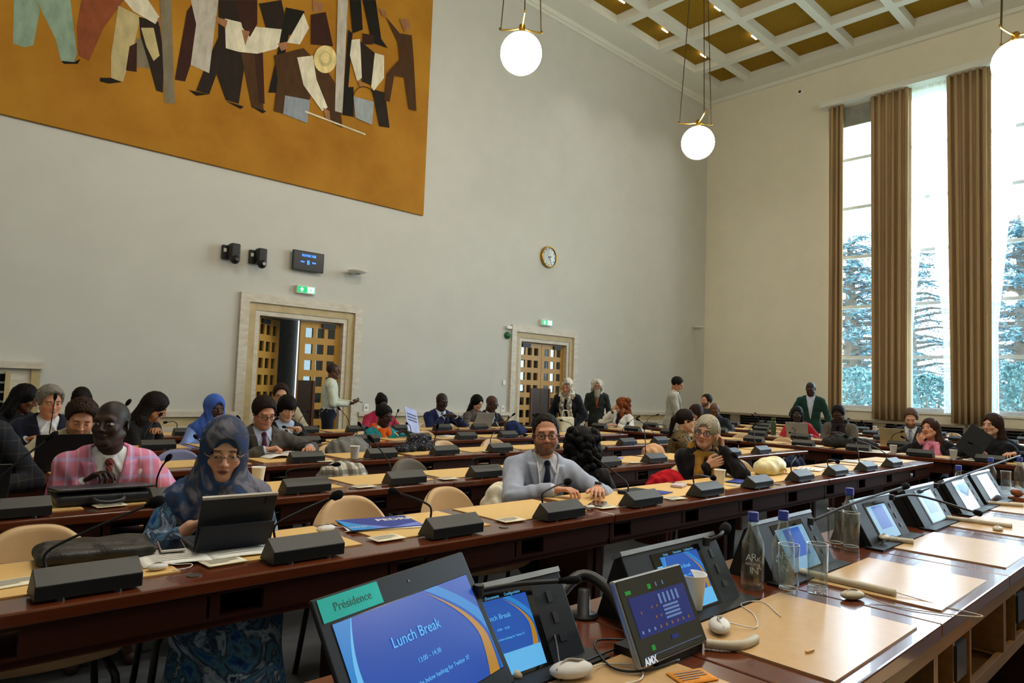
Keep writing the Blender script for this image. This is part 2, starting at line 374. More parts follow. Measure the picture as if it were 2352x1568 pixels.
for q, lb_ in (((p1.x-(p2.x-p1.x), p1.y, p1.z), 'added unseen opal globe lamp over the left end of the hall'), ((p1.x, p3.y-(p2.y-p3.y), p1.z), 'added unseen opal globe lamp over the rear of the hall'), ((p1.x, p3.y-.1, p1.z+.0), 'added unseen opal globe lamp above the podium'), ((p1.x-(p2.x-p1.x), p3.y, p1.z), 'added unseen opal globe lamp at the left of the podium'), ((p2.x, p3.y-(p2.y-p3.y), p1.z), 'added unseen opal globe lamp at the rear by the windows')):
    globe_at(Vector(q), lb_, 'opal globe pendants', .3)  # extra globes out of view, added to light the hall
# strip lights in the coffers, seen and added
M_strip = glow('strip_light', 'fff4dc', 3.0)
STR = [(hit(px, py, 2, ZC+.13), 1.6) for px, py in ((1427, 2), (1527, 70), (1615, 128), (1648, 20), (1732, 86), (1748, 79), (1666, 8))]
STR += [(Vector((nx-RX*(a+.5)+.4, ny-RY*(b+.5), ZC+.13)), 3.0) for a, b in ((5, 4), (6, 5), (7, 4), (8, 5), (7, 6), (5, 6), (8, 7), (6, 7))]  # unseen strips added overhead to brighten the desks
for i, (p, EN) in enumerate(STR):
    o = MB().box((-.11, -.014, -.01), (.11, .014, .01)).build('strip_light', M_strip); o.location = p
    l = bpy.data.lights.new('strip_lamp', 'AREA'); l.shape = 'RECTANGLE'; l.size = .22; l.size_y = .03; l.energy = EN; l.spread = R(75); l.color = (1, .95, .86); lo_ = bpy.data.objects.new('strip_lamp', l); COL.objects.link(lo_); lo_.location = p-Vector((0, 0, .015))
    tag(o, 'small bright strip light in a ceiling coffer', 'light', 'strip lights in the ceiling coffers')
# ---------------------------------------------------------------- outside
gz_ = -1.0
M_lawn = mat('lawn', '8ca08c', .9, .1)
struct(MB().box((XR+.6, -40, gz_-.2), (XR+70, 60, gz_)).build('ground_outside', M_lawn))
M_leaf = mat('needles_blue_green', '3d5a64', .8, .1, c2='5f7f8a', scale=3); M_bark = mat('bark', '5a5148', .9, .1)
def conifer(x, y, h, rad, seed, label, dens=1.0):
    rr = random.Random(seed); r = thing('conifer_tree', label, 'tree', (x, y, gz_), 0, 'trees outside the windows')
    MB().tube([(0, 0, -.05), (.1, 0, h*.5), (0, .1, h)], [.45, .3, .05], 8).build('trunk', M_bark, r)
    br = MB(); lf = MB(); n = int(64*dens)
    for i in range(n):
        t = .08+.9*i/n; z = h*t; L = rad*(1.15-t)*rr.uniform(.75, 1.2)+.5; a = i*2.4+rr.uniform(-.4, .4)
        dx, dy = math.cos(a), math.sin(a); p0 = Vector((0, 0, z)); p1 = Vector((dx*L, dy*L, z+L*.12-rr.random()*.5))
        br.tube([p0, (p0+p1)/2+Vector((0, 0, .15)), p1], [.09, .06, .02], 5)
        for j in range(int(190*dens)):
            s = rr.uniform(.25, 1.05); c = p0.lerp(p1, s)+Vector((rr.gauss(0, .24), rr.gauss(0, .24), rr.gauss(.02, .1))); sz = rr.uniform(.05, .14)
            u = Vector((rr.gauss(0, 1), rr.gauss(0, 1), rr.gauss(0, .25))).normalized()*sz; v = Vector((rr.gauss(0, 1), rr.gauss(0, 1), rr.gauss(0, .3))).normalized()*sz*.55
            lf.add([c-u, c-v*.6, c+u, c+v*.6], [(0, 1, 2, 3)])
    br.build('branch', M_bark, r); lf.build('foliage', M_leaf, r)
conifer(26.5, 9.8, 8.4, 2.4, 1, 'blue green conifer outside the left window', 1.2)
conifer(35, 10.4, 9.2, 3.0, 2, 'blue green conifer outside the middle window', 1.2)
conifer(31, 5.4, 9.4, 2.9, 3, 'tall blue green conifer outside the right window', 1.3)
conifer(46, 15.5, 10, 3.4, 4, 'distant conifer seen through the middle window', 1.0)
conifer(44, 9.0, 9, 3.0, 5, 'distant conifer seen through the right window', 1.0)
def shrub(x, y, h, rad, seed, label):
    rr = random.Random(seed); r = thing('leafy_shrub', label, 'shrub', (x, y, gz_), 0, 'shrubs outside the windows'); lf = MB(); st = MB()
    for k in range(14): a = k*2.4; st.tube([(0, 0, -.05), (math.cos(a)*rad*.4, math.sin(a)*rad*.4, h*.5), (math.cos(a)*rad*.9, math.sin(a)*rad*.9, h*(.8+.2*rr.random()))], [.05, .03, .01], 5)
    for k in range(5200):
        u = unit3(rr); c = Vector((u.x*rad, u.y*rad, h*.55+u.z*h*.5))*1; c = Vector((u.x*rad*rr.random()**.4, u.y*rad*rr.random()**.4, max(.05, h*.55+u.z*h*.5))); sz = rr.uniform(.03, .085); p, q = unit3(rr)*sz, unit3(rr)*sz*.6; lf.add([c-p, c-q, c+p, c+q], [(0, 1, 2, 3)])
    st.build('stem', M_bark, r); lf.build('foliage', M_leaf2, r)
def unit3(rr): return Vector((rr.gauss(0, 1), rr.gauss(0, 1), rr.gauss(0, 1))).normalized()
M_leaf2 = mat('leaves_grey_green', '3d5a5c', .8, .1, c2='67878a', scale=3)
for i, (x, y, h, rd, l) in enumerate(((21.5, 7.9, 3.1, 1.2, 'left window'), (20.5, 5.6, 2.9, 1.0, 'middle window'), (20.5, 3.6, 3.2, .9, 'left part of the right window'))): shrub(x, y, h, rd, 20+i, 'grey green shrub outside the '+l)
# ---------------------------------------------------------------- world
def world():
    w = bpy.data.worlds.new('sky'); SC.world = w; w.use_nodes = True; t = w.node_tree; bg = t.nodes['Background']
    tc = t.nodes.new('ShaderNodeTexCoord'); sp = t.nodes.new('ShaderNodeSeparateXYZ'); t.links.new(tc.outputs['Generated'], sp.inputs[0])
    cr = t.nodes.new('ShaderNodeValToRGB'); t.links.new(sp.outputs['Z'], cr.inputs[0])
    cr.color_ramp.elements[0].position = 0; cr.color_ramp.elements[0].color = (.82, .92, 1, 1); cr.color_ramp.elements[1].position = .6; cr.color_ramp.elements[1].color = (.74, .87, 1, 1)
    t.links.new(cr.outputs[0], bg.inputs[0]); bg.inputs[1].default_value = WORLD
WORLD = 3.2
world()
# the windows as sky portals (sampling aid for daylight through each opening)
for k, (c, wd) in enumerate(OPEN):
    l = bpy.data.lights.new('daylight', 'AREA'); l.shape = 'RECTANGLE'; l.size = WT-WB; l.size_y = wd; l.cycles.is_portal = True
    o = bpy.data.objects.new('daylight', l); COL.objects.link(o); o.location = (XR+.42, c, (WB+WT)/2); o.rotation_euler = (0, PI/2, 0)
SC.view_settings.exposure = 2.4
SC.cycles.use_denoising = True; SC.cycles.max_bounces = 8; SC.cycles.diffuse_bounces = 5; SC.cycles.transparent_max_bounces = 16; SC.cycles.sample_clamp_indirect = 6
# ================================================================ desks
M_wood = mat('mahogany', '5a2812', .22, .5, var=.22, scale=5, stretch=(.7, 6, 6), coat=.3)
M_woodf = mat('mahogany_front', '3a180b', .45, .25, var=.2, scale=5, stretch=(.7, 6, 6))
M_pad = mat('leather_tan', 'd4ae6c', .5, .3, var=.04, scale=30, bump=.08, bscale=300)
M_steel = mat('steel_dull', '6b675f', .35, .5, metal=.8)
K = .83; SP = .764*K; X0 = .44*K; CW = .306*K; ROWY = [(2.557+1.4985*k)*K for k in range(5)]; EDGE = .033
UL = 4*SP; US = X0-.2                       # unit start in X
RBX = [(10.03+1.64*k)*K for k in range(5)]; RBY = 8.61*K
DT = .75; DD = .55
def desk_unit():
    r = thing('desk_unit', 'x', 'desk')
    MB().box((.002, 0, DT-.038), (UL-.002, DD, DT)).build('worktop', M_wood, r, bevel=.006)
    f = MB(); y0 = .035
    f.box((.01, y0, DT-.055), (UL-.01, y0+.02, DT-.038)).box((.01, y0, .605), (UL-.01, y0+.025, .63))
    for k in range(4):
        a = k*SP; f.box((a+.01, y0, .63), (a+.04, y0+.02, DT-.055)).box((a+.175, y0, .63), (a+SP+.0, y0+.02, DT-.055))
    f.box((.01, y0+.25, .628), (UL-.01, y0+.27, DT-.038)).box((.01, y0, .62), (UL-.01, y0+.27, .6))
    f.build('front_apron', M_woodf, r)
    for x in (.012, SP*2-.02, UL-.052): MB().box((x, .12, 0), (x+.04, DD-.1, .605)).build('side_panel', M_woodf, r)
    for k in range(4):
        a = k*SP; MB().box((a+.045, .14, DT), (a+SP-.045, DD-.03, DT+.004)).build('writing_pad', M_pad, r)
    for k in (0, 2):
        MB().lathe([(.022, 0), (.022, .003), (.015, .0035)], 18, (SP*(k+1)-.025, .08, DT)).build('cable_grommet', M_steel, r)
    return r
ROWN = ['front row of desks', 'second row of desks', 'third row of desks', 'fourth row of desks', 'back row of desks']
RBN = ['nearest row of the window-side desks', 'second row of the window-side desks', 'third row of the window-side desks', 'fourth row of the window-side desks', 'last window-side row by the heaters']
du = desk_unit(); first = True
UN = ['left', 'middle', 'right']
for k, y in enumerate(ROWY):
    for u in range(3):
        loc = (US+UL*u, y-EDGE, 0); lab = 'mahogany desk, %s section of the %s' % (UN[u], ROWN[k])
        if first: du.location = loc; du['label'] = lab; du['group'] = 'desk sections of the main block'; first = False
        else: dup(du, loc, 0, lab, 'desk sections of the main block')
for k, x in enumerate(RBX):
    for u in range(3):
        dup(du, (x-EDGE, RBY-UL*u, 0), -PI/2, 'mahogany desk, %s section, %s' % (['far', 'middle', 'near'][u], RBN[k]), 'desk sections of the window-side block')
# ---------------------------------------------------------------- delegate consoles
M_con = mat('console_charcoal', '3b3a36', .5, .4, var=.06, scale=60); M_conf = mat('console_front_black', '17181a', .35, .5, var=.05)
M_neck = mat('gooseneck_black', '141414', .5, .25); M_foam = mat('mic_foam', '101010', .95, .1)
def console():
    r = thing('delegate_console', 'x', 'microphone console')
    pf = [(0, .007), (0, .046), (.056, .081), (.108, .007)]
    m = MB(); a, b = 0, CW
    m.mat(0).prism(pf, 0, CW, lambda y, z, x: (x, y, z))
    m.m = [0, 0, 1, 0, 0, 0]
    o = m.build('housing', [M_con, M_conf], r, bevel=.003)
    for x in (.06, CW-.06): MB().lathe([(.011, 0), (.011, .01)], 10, (x, .01, 0)).build('foot', M_black, r)
    MB().box((.03, .097, .013), (.2, .103, .025)).build('button_bar', M_black, r)
    return r
NECKS = {}
def neck(base, tip, bow=.06, r0=.004):
    b, t = Vector(base), Vector(tip); L = (t-b).length
    return spline([b, b+Vector((0, .004, .05+.1*L*0)), b.lerp(t, .35)+Vector((0, 0, bow)), b.lerp(t, .7)+Vector((0, 0, bow*.5)), t], 6), (t-b.lerp(t, .7)).normalized()
def add_neck(root, tip, bow=.06, head=1.0):
    "gooseneck microphone as parts of a console (local coordinates)"
    pts, d = neck((.034, .07, .066), tip, bow); t = Vector(tip)
    o = MB().tube(pts, .0042, 6).build('gooseneck', M_neck, root, smooth=True)
    d = (pts[-1]-pts[-3]).normalized()
    MB().tube([t-d*.01, t, t+d*.01, t+d*.03, t+d*.042, t+d*.048], [.005, .0075, .011*head, .0115*head, .008*head, .002], 10).build('microphone', M_foam, root, smooth=True)
cproto = console(); CON = {}; used = False
def w2l(p, loc, rz): 
    q = Vector(p)-Vector(loc); c, s = math.cos(-rz), math.sin(-rz); return (q.x*c-q.y*s, q.x*s+q.y*c, q.z)
def con(loc, rz, label, grp, tip=None, bow=.05, head=1.0):
    global used
    if not used: c = cproto; c.location = loc; c.rotation_euler = (0, 0, rz); c['label'] = label; c['group'] = grp; KIDS[c.name] = list(c.children); used = True
    else: c = dup(cproto, loc, rz, label, grp)
    if tip is not None: add_neck(c, tip, bow, head)
    return c
# mic tips read in the photograph for the main rows, as offsets from the console: {(row, n): (px, py, how far behind the console)}
TIPS = {(0,0): (340, 1160, .0), (0,1): (762, 1142, .02), (0,2): (914, 1132, .18), (0,3): (1298, 1108, .03), (0,4): (1357, 1046, .15), (0,5): (1634, 1096, .0), (0,6): (1692, 1050, .1), (0,7): (1830, 1048, .05), (0,8): (1921, 1059, 0), (0,9): (1965, 1013, .1), (0,10): (1946, 1003, .15),
        (1,2): (765, 1067, .0), (1,3): (857, 1013, .1), (1,4): (1150, 1043, 0), (1,6): (1390, 1030, .05), (1,7): (1480, 985, .1), (1,8): (1555, 1012, .1), (1,10): (1730, 985, .1),
        (2,2): (628, 978, .1), (2,3): (735, 1012, 0), (2,7): (1459, 998, 0), (2,8): (1530, 975, .1),
        (3,3): (722, 985, 0), (3,4): (868, 953, .1), (3,5): (976, 1000, 0), (4,5): (790, 985, 0), (4,6): (940, 942, .1), (4,7): (1034, 966, 0), (4,8): (1120, 958, .1), (4,9): (1184, 972, .0), (0, -1): None, (1, 0): (110, 1008, .05), (2,1): (290, 930, .1), (3, 1): (126, 917, .1)}
for k, y in enumerate(ROWY):
    for n in range(11):
        if k == 1 and n == 1: pass
        loc = (X0+SP*n, y, DT); t = TIPS.get((k, n)); tip = None
        if t: p = hit(t[0], t[1], 1, y+.07+t[2]*K); tip = w2l(p, loc, 0); t = t if (Vector(tip)-Vector((.03, .07, .07))).length < .46 else None
        if t: pass
        elif n <= 9 or k > 0: tip = (.04+.16*math.sin(n*2.1+k), .09+.1*math.cos(n*1.7+k), .2+.06*math.sin(n+k*2))
        CON[k, n] = con(loc, 0, 'charcoal microphone console, %s from the left, %s' % (ORD[n], ROWN[k]), 'microphone consoles on the main desks', tip, .05 if t is None else .04, 1.5 if k == 0 else 1.1)
for k, x in enumerate(RBX):
    for n in range(10):
        loc = (x, RBY-.2-SP*n, DT)
        con(loc, -PI/2, 'microphone console, %s from the far end, %s' % (ORD[n], RBN[k]), 'microphone consoles on the window-side desks', (.04+.15*math.sin(n*2.3+k), .09+.09*math.cos(n*1.3+k), .15+.06*math.sin(n*1.9+k*2)), .05)
# ---------------------------------------------------------------- chairs
M_chair = mat('chair_leather_tan', 'd0ad80', .45, .35, var=.05, scale=10); M_seam = mat('chair_seam', '6d563c', .6, .3); M_leg = mat('chair_leg_black', '17161a', .4, .5)
M_greyf = mat('chair_fabric_grey', '6d675e', .9, .1, var=.2, scale=150); M_bluef = mat('chair_fabric_lilac', '8a90b8', .9, .1, var=.08)
def chair(mm, name='conference_chair'):
    "local: sitter faces -Y, backrest at +Y"
    r = thing(name, 'x', 'chair')
    def back(u, v):
        t = (u-.5)*2; hgt = .325-.11*abs(t)**3.2; z = .46+v*(hgt-.0); x = t*(.215-.03*v*v)*(1-.1*(v > .85)*(v-.85)*3); y = .22+.06*v-.09*t*t*(1-.2*v)
        return (x, y, z)
    MB().grid(back, 20, 12).build('backrest', mm, r, smooth=True, solid=.045, sub=1)
    rim = [back(i/24, 1.0) for i in range(25)]
    MB().tube([(x*.985, y+.004, z-.004) for x, y, z in rim], .005, 6).build('piping', M_seam, r, smooth=True)
    def seat(u, v):
        a = (u-.5)*2; b = (v-.5)*2; return (a*.25*math.sqrt(max(0, 1-b*b*.32)), b*.25*math.sqrt(max(0, 1-a*a*.3))-.01, .45-.02*(1-a*a)*(1-b*b)+.015)
    MB().grid(seat, 12, 12).build('seat', mm, r, smooth=True, solid=.06, sub=1)
    for sx in (-1, 1):
        for sy in (-1, 1): MB().tube([(sx*.17, sy*.16, .42), (sx*.2, sy*.19, .36), (sx*.235, sy*.23, .0)], .013, 8).build('leg', M_leg, r, smooth=True)
    for sx in (-1, 1): MB().tube(spline([(sx*.17, .14, .42), (sx*.2, .22, .45), (sx*.15, .27, .62)], 4), .012, 8).build('back_support', M_leg, r, smooth=True)
    return r
chp = chair(M_chair); chused = False; chg = None
def seatpos(k, n, back=.0): return (X0+CW/2+SP*n, ROWY[k]-EDGE+DD+.1+back, 0)
def rseatpos(k, n, back=.0): return (RBX[k]-EDGE+DD+.1+back, RBY-.2-CW/2-SP*n, 0)
def put_chair(loc, rz, label, grey=None):
    global chused, chg
    if grey:
        c = dup(chp, loc, rz, label, 'conference chairs')
        for ch in c.children:
            if ch.name.split('.')[0] in ('backrest', 'seat'):
                ch.data = ch.data.copy(); ch.data.materials[0] = grey
        return c
    if not chused: chp.location = loc; chp.rotation_euler = (0, 0, rz); chp['label'] = label; chp['group'] = 'conference chairs'; KIDS[chp.name] = list(chp.children); chused = True; return chp
    return dup(chp, loc, rz, label, 'conference chairs')
CHROW = ['front row', 'second row', 'third row', 'fourth row', 'back row']
for k, n in ((0,0), (0,2), (0,3), (0,8), (1,1), (1,4), (2,2), (2,3), (2,4), (2,6), (2,7), (3,2), (3,6), (3,7), (4,5), (4,9), (4,10)):
    p = seatpos(k, n, .02)
    if (k, n) == (1, 4): put_chair(p, .1, 'grey fabric chair behind the second row, fifth seat from the left', M_greyf)
    elif (k, n) == (2, 2): put_chair(p, -.1, 'lilac chair behind the third row, third seat from the left', M_bluef)
    else: put_chair(p, random.uniform(-.15, .15), 'empty tan leather chair at the %s seat of the %s' % (ORD[n], CHROW[k]))
for k, n in ((0,3), (0,4), (1,3), (1,4), (2,1), (2,2), (2,3), (3,2), (3,4), (4,3), (4, 5)):
    put_chair(rseatpos(k, n, .02), -PI/2+random.uniform(-.1, .1), 'tan leather chair, %s seat from the far end, %s' % (ORD[n], RBN[k]))
for px, lab in ((1372, 'empty tan leather chair by the back wall right of the right door'),):
    q = hit(px, 968, 1, WY-.55); put_chair((q.x, WY-.6, 0), 0, lab)
for px, y, lab in ((2275, .3, 'tan leather chair at the bottom right corner, nearest the camera'), (2340, .25, 'tan leather chair behind the podium beside the corner chair')):
    pass
# ================================================================ podium
PZ = .75; PY0, PY1 = .682*K, 1.558*K; PX0, PX1 = .45, 8.9; PS = .9
M_podedge = mat('podium_edge_wood', '7a5527', .45, .4, var=.2, scale=5, stretch=(.7, 6, 6))
M_padp = mat('leather_tan_podium', 'c29d6c', .24, .5, var=.04, scale=30)
POD = 1.73    # a joint between podium sections
def podium(x0, x1, label):
    r = thing('podium_desk', label, 'desk', (x0, PY0, 0), 0, 'podium desk sections'); L = x1-x0; D = PY1-PY0
    MB().box((0, 0, PZ-.04), (L-.003, D, PZ)).build('worktop', M_wood, r, bevel=.005)
    f = MB().mat(0).box((0, .015, PZ-.09), (L, .035, PZ-.04)).box((0, .015, PZ-.3), (L, .035, PZ-.26)).box((0, .4, PZ-.3), (L, .42, PZ-.04)).box((0, .02, PZ-.3), (L, .42, PZ-.285))
    for x in (0, .16, .34, L-.02): f.box((x, .016, PZ-.27), (x+.018, .4, PZ-.08))
    f.build('open_shelf', M_podedge, r)
    MB().box((.17, .008, PZ-.2), (.27, .02, PZ-.1)).build('socket_plate', M_black, r)
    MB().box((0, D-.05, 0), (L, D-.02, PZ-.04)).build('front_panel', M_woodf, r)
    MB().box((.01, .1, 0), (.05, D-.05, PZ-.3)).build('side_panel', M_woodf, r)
    return r
pj = [v*K for v in (.62, 1.73, 2.62, 3.58, 4.55, 5.5, 6.45, 7.4)]
names = ['at the laptop', 'behind the touch panel', 'behind the two front bottles', 'behind the coiled headset', 'fifth along', 'sixth along', 'at the far end']
for i in range(len(pj)-1): podium(pj[i], pj[i+1], 'polished mahogany podium section %s' % names[i])
pads = [(1.0, 1.63), (1.85, 2.5), (2.765, 3.385), (3.72, 4.36), (4.66, 5.3), (5.62, 6.25), (6.57, 7.2)]
for i, (a, b) in enumerate(pads):
    a, b = a*K, b*K
    o = MB().box((a, .722*K, PZ), (b, 1.175*K, PZ+.005)).build('writing_pad', M_padp); tag(o, 'tan leather writing pad on the podium, %s from the left' % ORD[i], 'writing pad', 'writing pads on the podium')
# ---------------------------------------------------------------- podium monitors
M_hous = mat('monitor_housing', '17181b', .5, .25, var=.06); M_hous2 = mat('monitor_housing_side', '0e0f11', .5, .4)
M_alu2 = mat('anodised_edge', '9aa0a8', .3, .5, metal=.7); M_scr = mat('screen_black', '060708', .12, .6)
E_blue = glow('screen_blue', '0f53b4', 0.14); E_cy = glow('screen_cyan', '5fb4ea', 0.16); E_gold = glow('screen_gold', 'c08a1c', 0.12); E_white = glow('screen_white', 'bfe0ff', 0.16); E_lb = glow('screen_azure', '1f86d8', 0.13); E_pale = glow('screen_pale', '7fb2d6', 0.12)
MH, MWD = .195, .465
def tiltM(x, y, z, ang):  # local panel: X right, Y up the slope, Z out towards the sitter (-Y world)
    c, s = math.cos(ang), math.sin(ang)
    M = Matrix(((1, 0, 0, x), (0, c, -s, y), (0, s, c, z), (0, 0, 0, 1))); return M
def ribbon(m, M, pts, z):
    "strip between two polylines [(xl,xr,y)...]"
    vs = [];fs = []
    for a, b, y in pts: vs += [M @ Vector((a, y, z)), M @ Vector((b, y, z))]
    for i in range(len(pts)-1): fs.append((2*i, 2*i+1, 2*i+3, 2*i+2))
    m.add(vs, fs)
def slide(m, M, x0, y0, w, h, z, mats_i, text=True, tsize=.085):
    "lunch break slide: blue ground, curved bands, lettering; mats_i = indices (blue, azure, gold/cyan, white)"
    Z = lambda k: z+.0004*k
    m.mat(mats_i[0]).add([M @ Vector(p) for p in ((x0, y0, Z(0)), (x0+w, y0, Z(0)), (x0+w, y0+h, Z(0)), (x0, y0+h, Z(0)))], [(0, 1, 2, 3)])
    cv = lambda t: .93-.0*t+.06*(1-4*(t-.25)**2)-.22*max(0, t-.35)**1.6*2.2
    N = 14; T = [i/N for i in range(N+1)]
    m.mat(mats_i[1]); ribbon(m, M, [(x0+w*min(.995, cv(t)+.012), x0+w*min(1, cv(t)+.07+.05*t), y0+h*t) for t in T], Z(1))
    m.mat(mats_i[2]); ribbon(m, M, [(x0+w*(cv(t)-.012-.09*(1-t)), x0+w*(cv(t)-.012), y0+h*t) for t in T], Z(2))
    cl = lambda t: .14-.11*math.sin(PI*(.15+t*.75))+.12*max(0, .35-t)
    m.mat(mats_i[1]); ribbon(m, M, [(x0, x0+w*cl(t), y0+h*t) for t in T], Z(1))
    m.mat(mats_i[3]); ribbon(m, M, [(x0+w*cl(t), x0+w*(cl(t)+.05*(1-t)+.006), y0+h*t) for t in T], Z(2))
    if text:
        m.mat(mats_i[3])
        for s_, fx, fy, k in (('Lunch Break', .47, .66, 1), ('13:00 – 14:30', .5, .43, .45), ('Please use the below hashtag for Twitter X!', .5, .25, .42)):
            vs, fs = text_mesh(s_, h*tsize*1.6*k, M @ Matrix.Translation((x0+w*fx, y0+h*fy, Z(3))), extr=.0002); m.add(vs, fs)
def monitor(xr, kind, label):
    x0 = xr-MWD; A = R(61); base = (xr-MWD, 1.232*K, PZ+.001)
    r = thing('podium_monitor', label, 'monitor', base, 0, 'tilting monitors along the podium')
    M = tiltM(0, 0, 0, A); T = M
    MB().mat(0).box((0, 0, -.025), (MWD, MH, 0), T).build('housing', M_hous, r, bevel=.003)
    MB().box((.0, MH-.004, -.03), (MWD, MH+.008, .004), T).build('top_edge', M_alu2, r)
    q = MB(); a = M @ Vector((0, 0, -.03)); b = M @ Vector((0, MH, -.03))
    q.prism([(a.y, a.z), (b.y, b.z), (b.y+.06, a.z)], .01, MWD-.01, lambda y, z, x: (x, y, z)); q.build('rear_wedge', M_hous2, r)
    sc = MB().box((.12, .01, 0), (.36, MH-.016, .0015), T).build('screen', M_scr, r)
    p = MB(); 
    if kind:
        z = .002; sx, sy, sw, sh = .155, .028, .185, .112
        if kind == 1:
            slide(p, T, sx+.0, sy+.03, sw, sh-.005, z, (0, 1, 2, 3), True)
            p.mat(4).add([T @ Vector(v) for v in ((sx, sy-.012, z), (sx+sw, sy-.012, z), (sx+sw, sy+.03, z), (sx, sy+.03, z))], [(0, 1, 2, 3)])
            p.mat(4).add([T @ Vector(v) for v in ((sx-.026, sy+.085, z), (sx-.001, sy+.085, z), (sx-.001, sy+.115, z), (sx-.026, sy+.115, z))], [(0, 1, 2, 3)])
            p.mat(3)
            for i, s_ in enumerate(('Voting', 'Documents', 'Configuration')):
                vs, fs = text_mesh(s_, .0085, T @ Matrix.Translation((sx+.03+.058*i, sy+sh+.03, z)), extr=.0001); p.add(vs, fs)
        else:
            p.mat(5).add([T @ Vector(v) for v in ((sx-.02, sy-.012, z), (sx+sw+.01, sy-.012, z), (sx+sw+.01, sy+sh+.02, z), (sx-.02, sy+sh+.02, z))], [(0, 1, 2, 3)])
            p.mat(0).add([T @ Vector(v) for v in ((sx+.03, sy+.03, z+.0005), (sx+sw-.03, sy+.03, z+.0005), (sx+sw-.03, sy+sh+.015, z+.0005), (sx+.03, sy+sh+.015, z+.0005))], [(0, 1, 2, 3)])
        p.build('screen_picture', [E_blue, E_lb, E_gold, E_cy, E_cy, E_pale], sc)
    for y, w, h in ((.045, .025, .017), (.085, .015, .025), (.13, .015, .025)): MB().box((.4, y, 0), (.4+w, y+h, .002), T).build('button', M_black, r)
    t = MB().box((-.025, -.045, 0), (MWD+.025, .025, .008)).build('recess_tray', M_hous, r)
    return r
mx = [hit(px, py, 1, 1.345*K).x for px, py in ((1283, 1310), (1640, 1227), (1862, 1178), (2041, 1128), (2144, 1102), (2220, 1084), (2272, 1069))]
for i, x in enumerate(mx):
    monitor(x, 1 if i < 2 else (2 if i < 6 else 0), 'tilted black podium monitor, %s from the left%s' % (ORD[i], (' showing the lunch break slide' if i < 2 else '')))
# ================================================================ things on the walls
def wp(px, py, off=.0): p = hit(px, py, 1, WY-off); return p
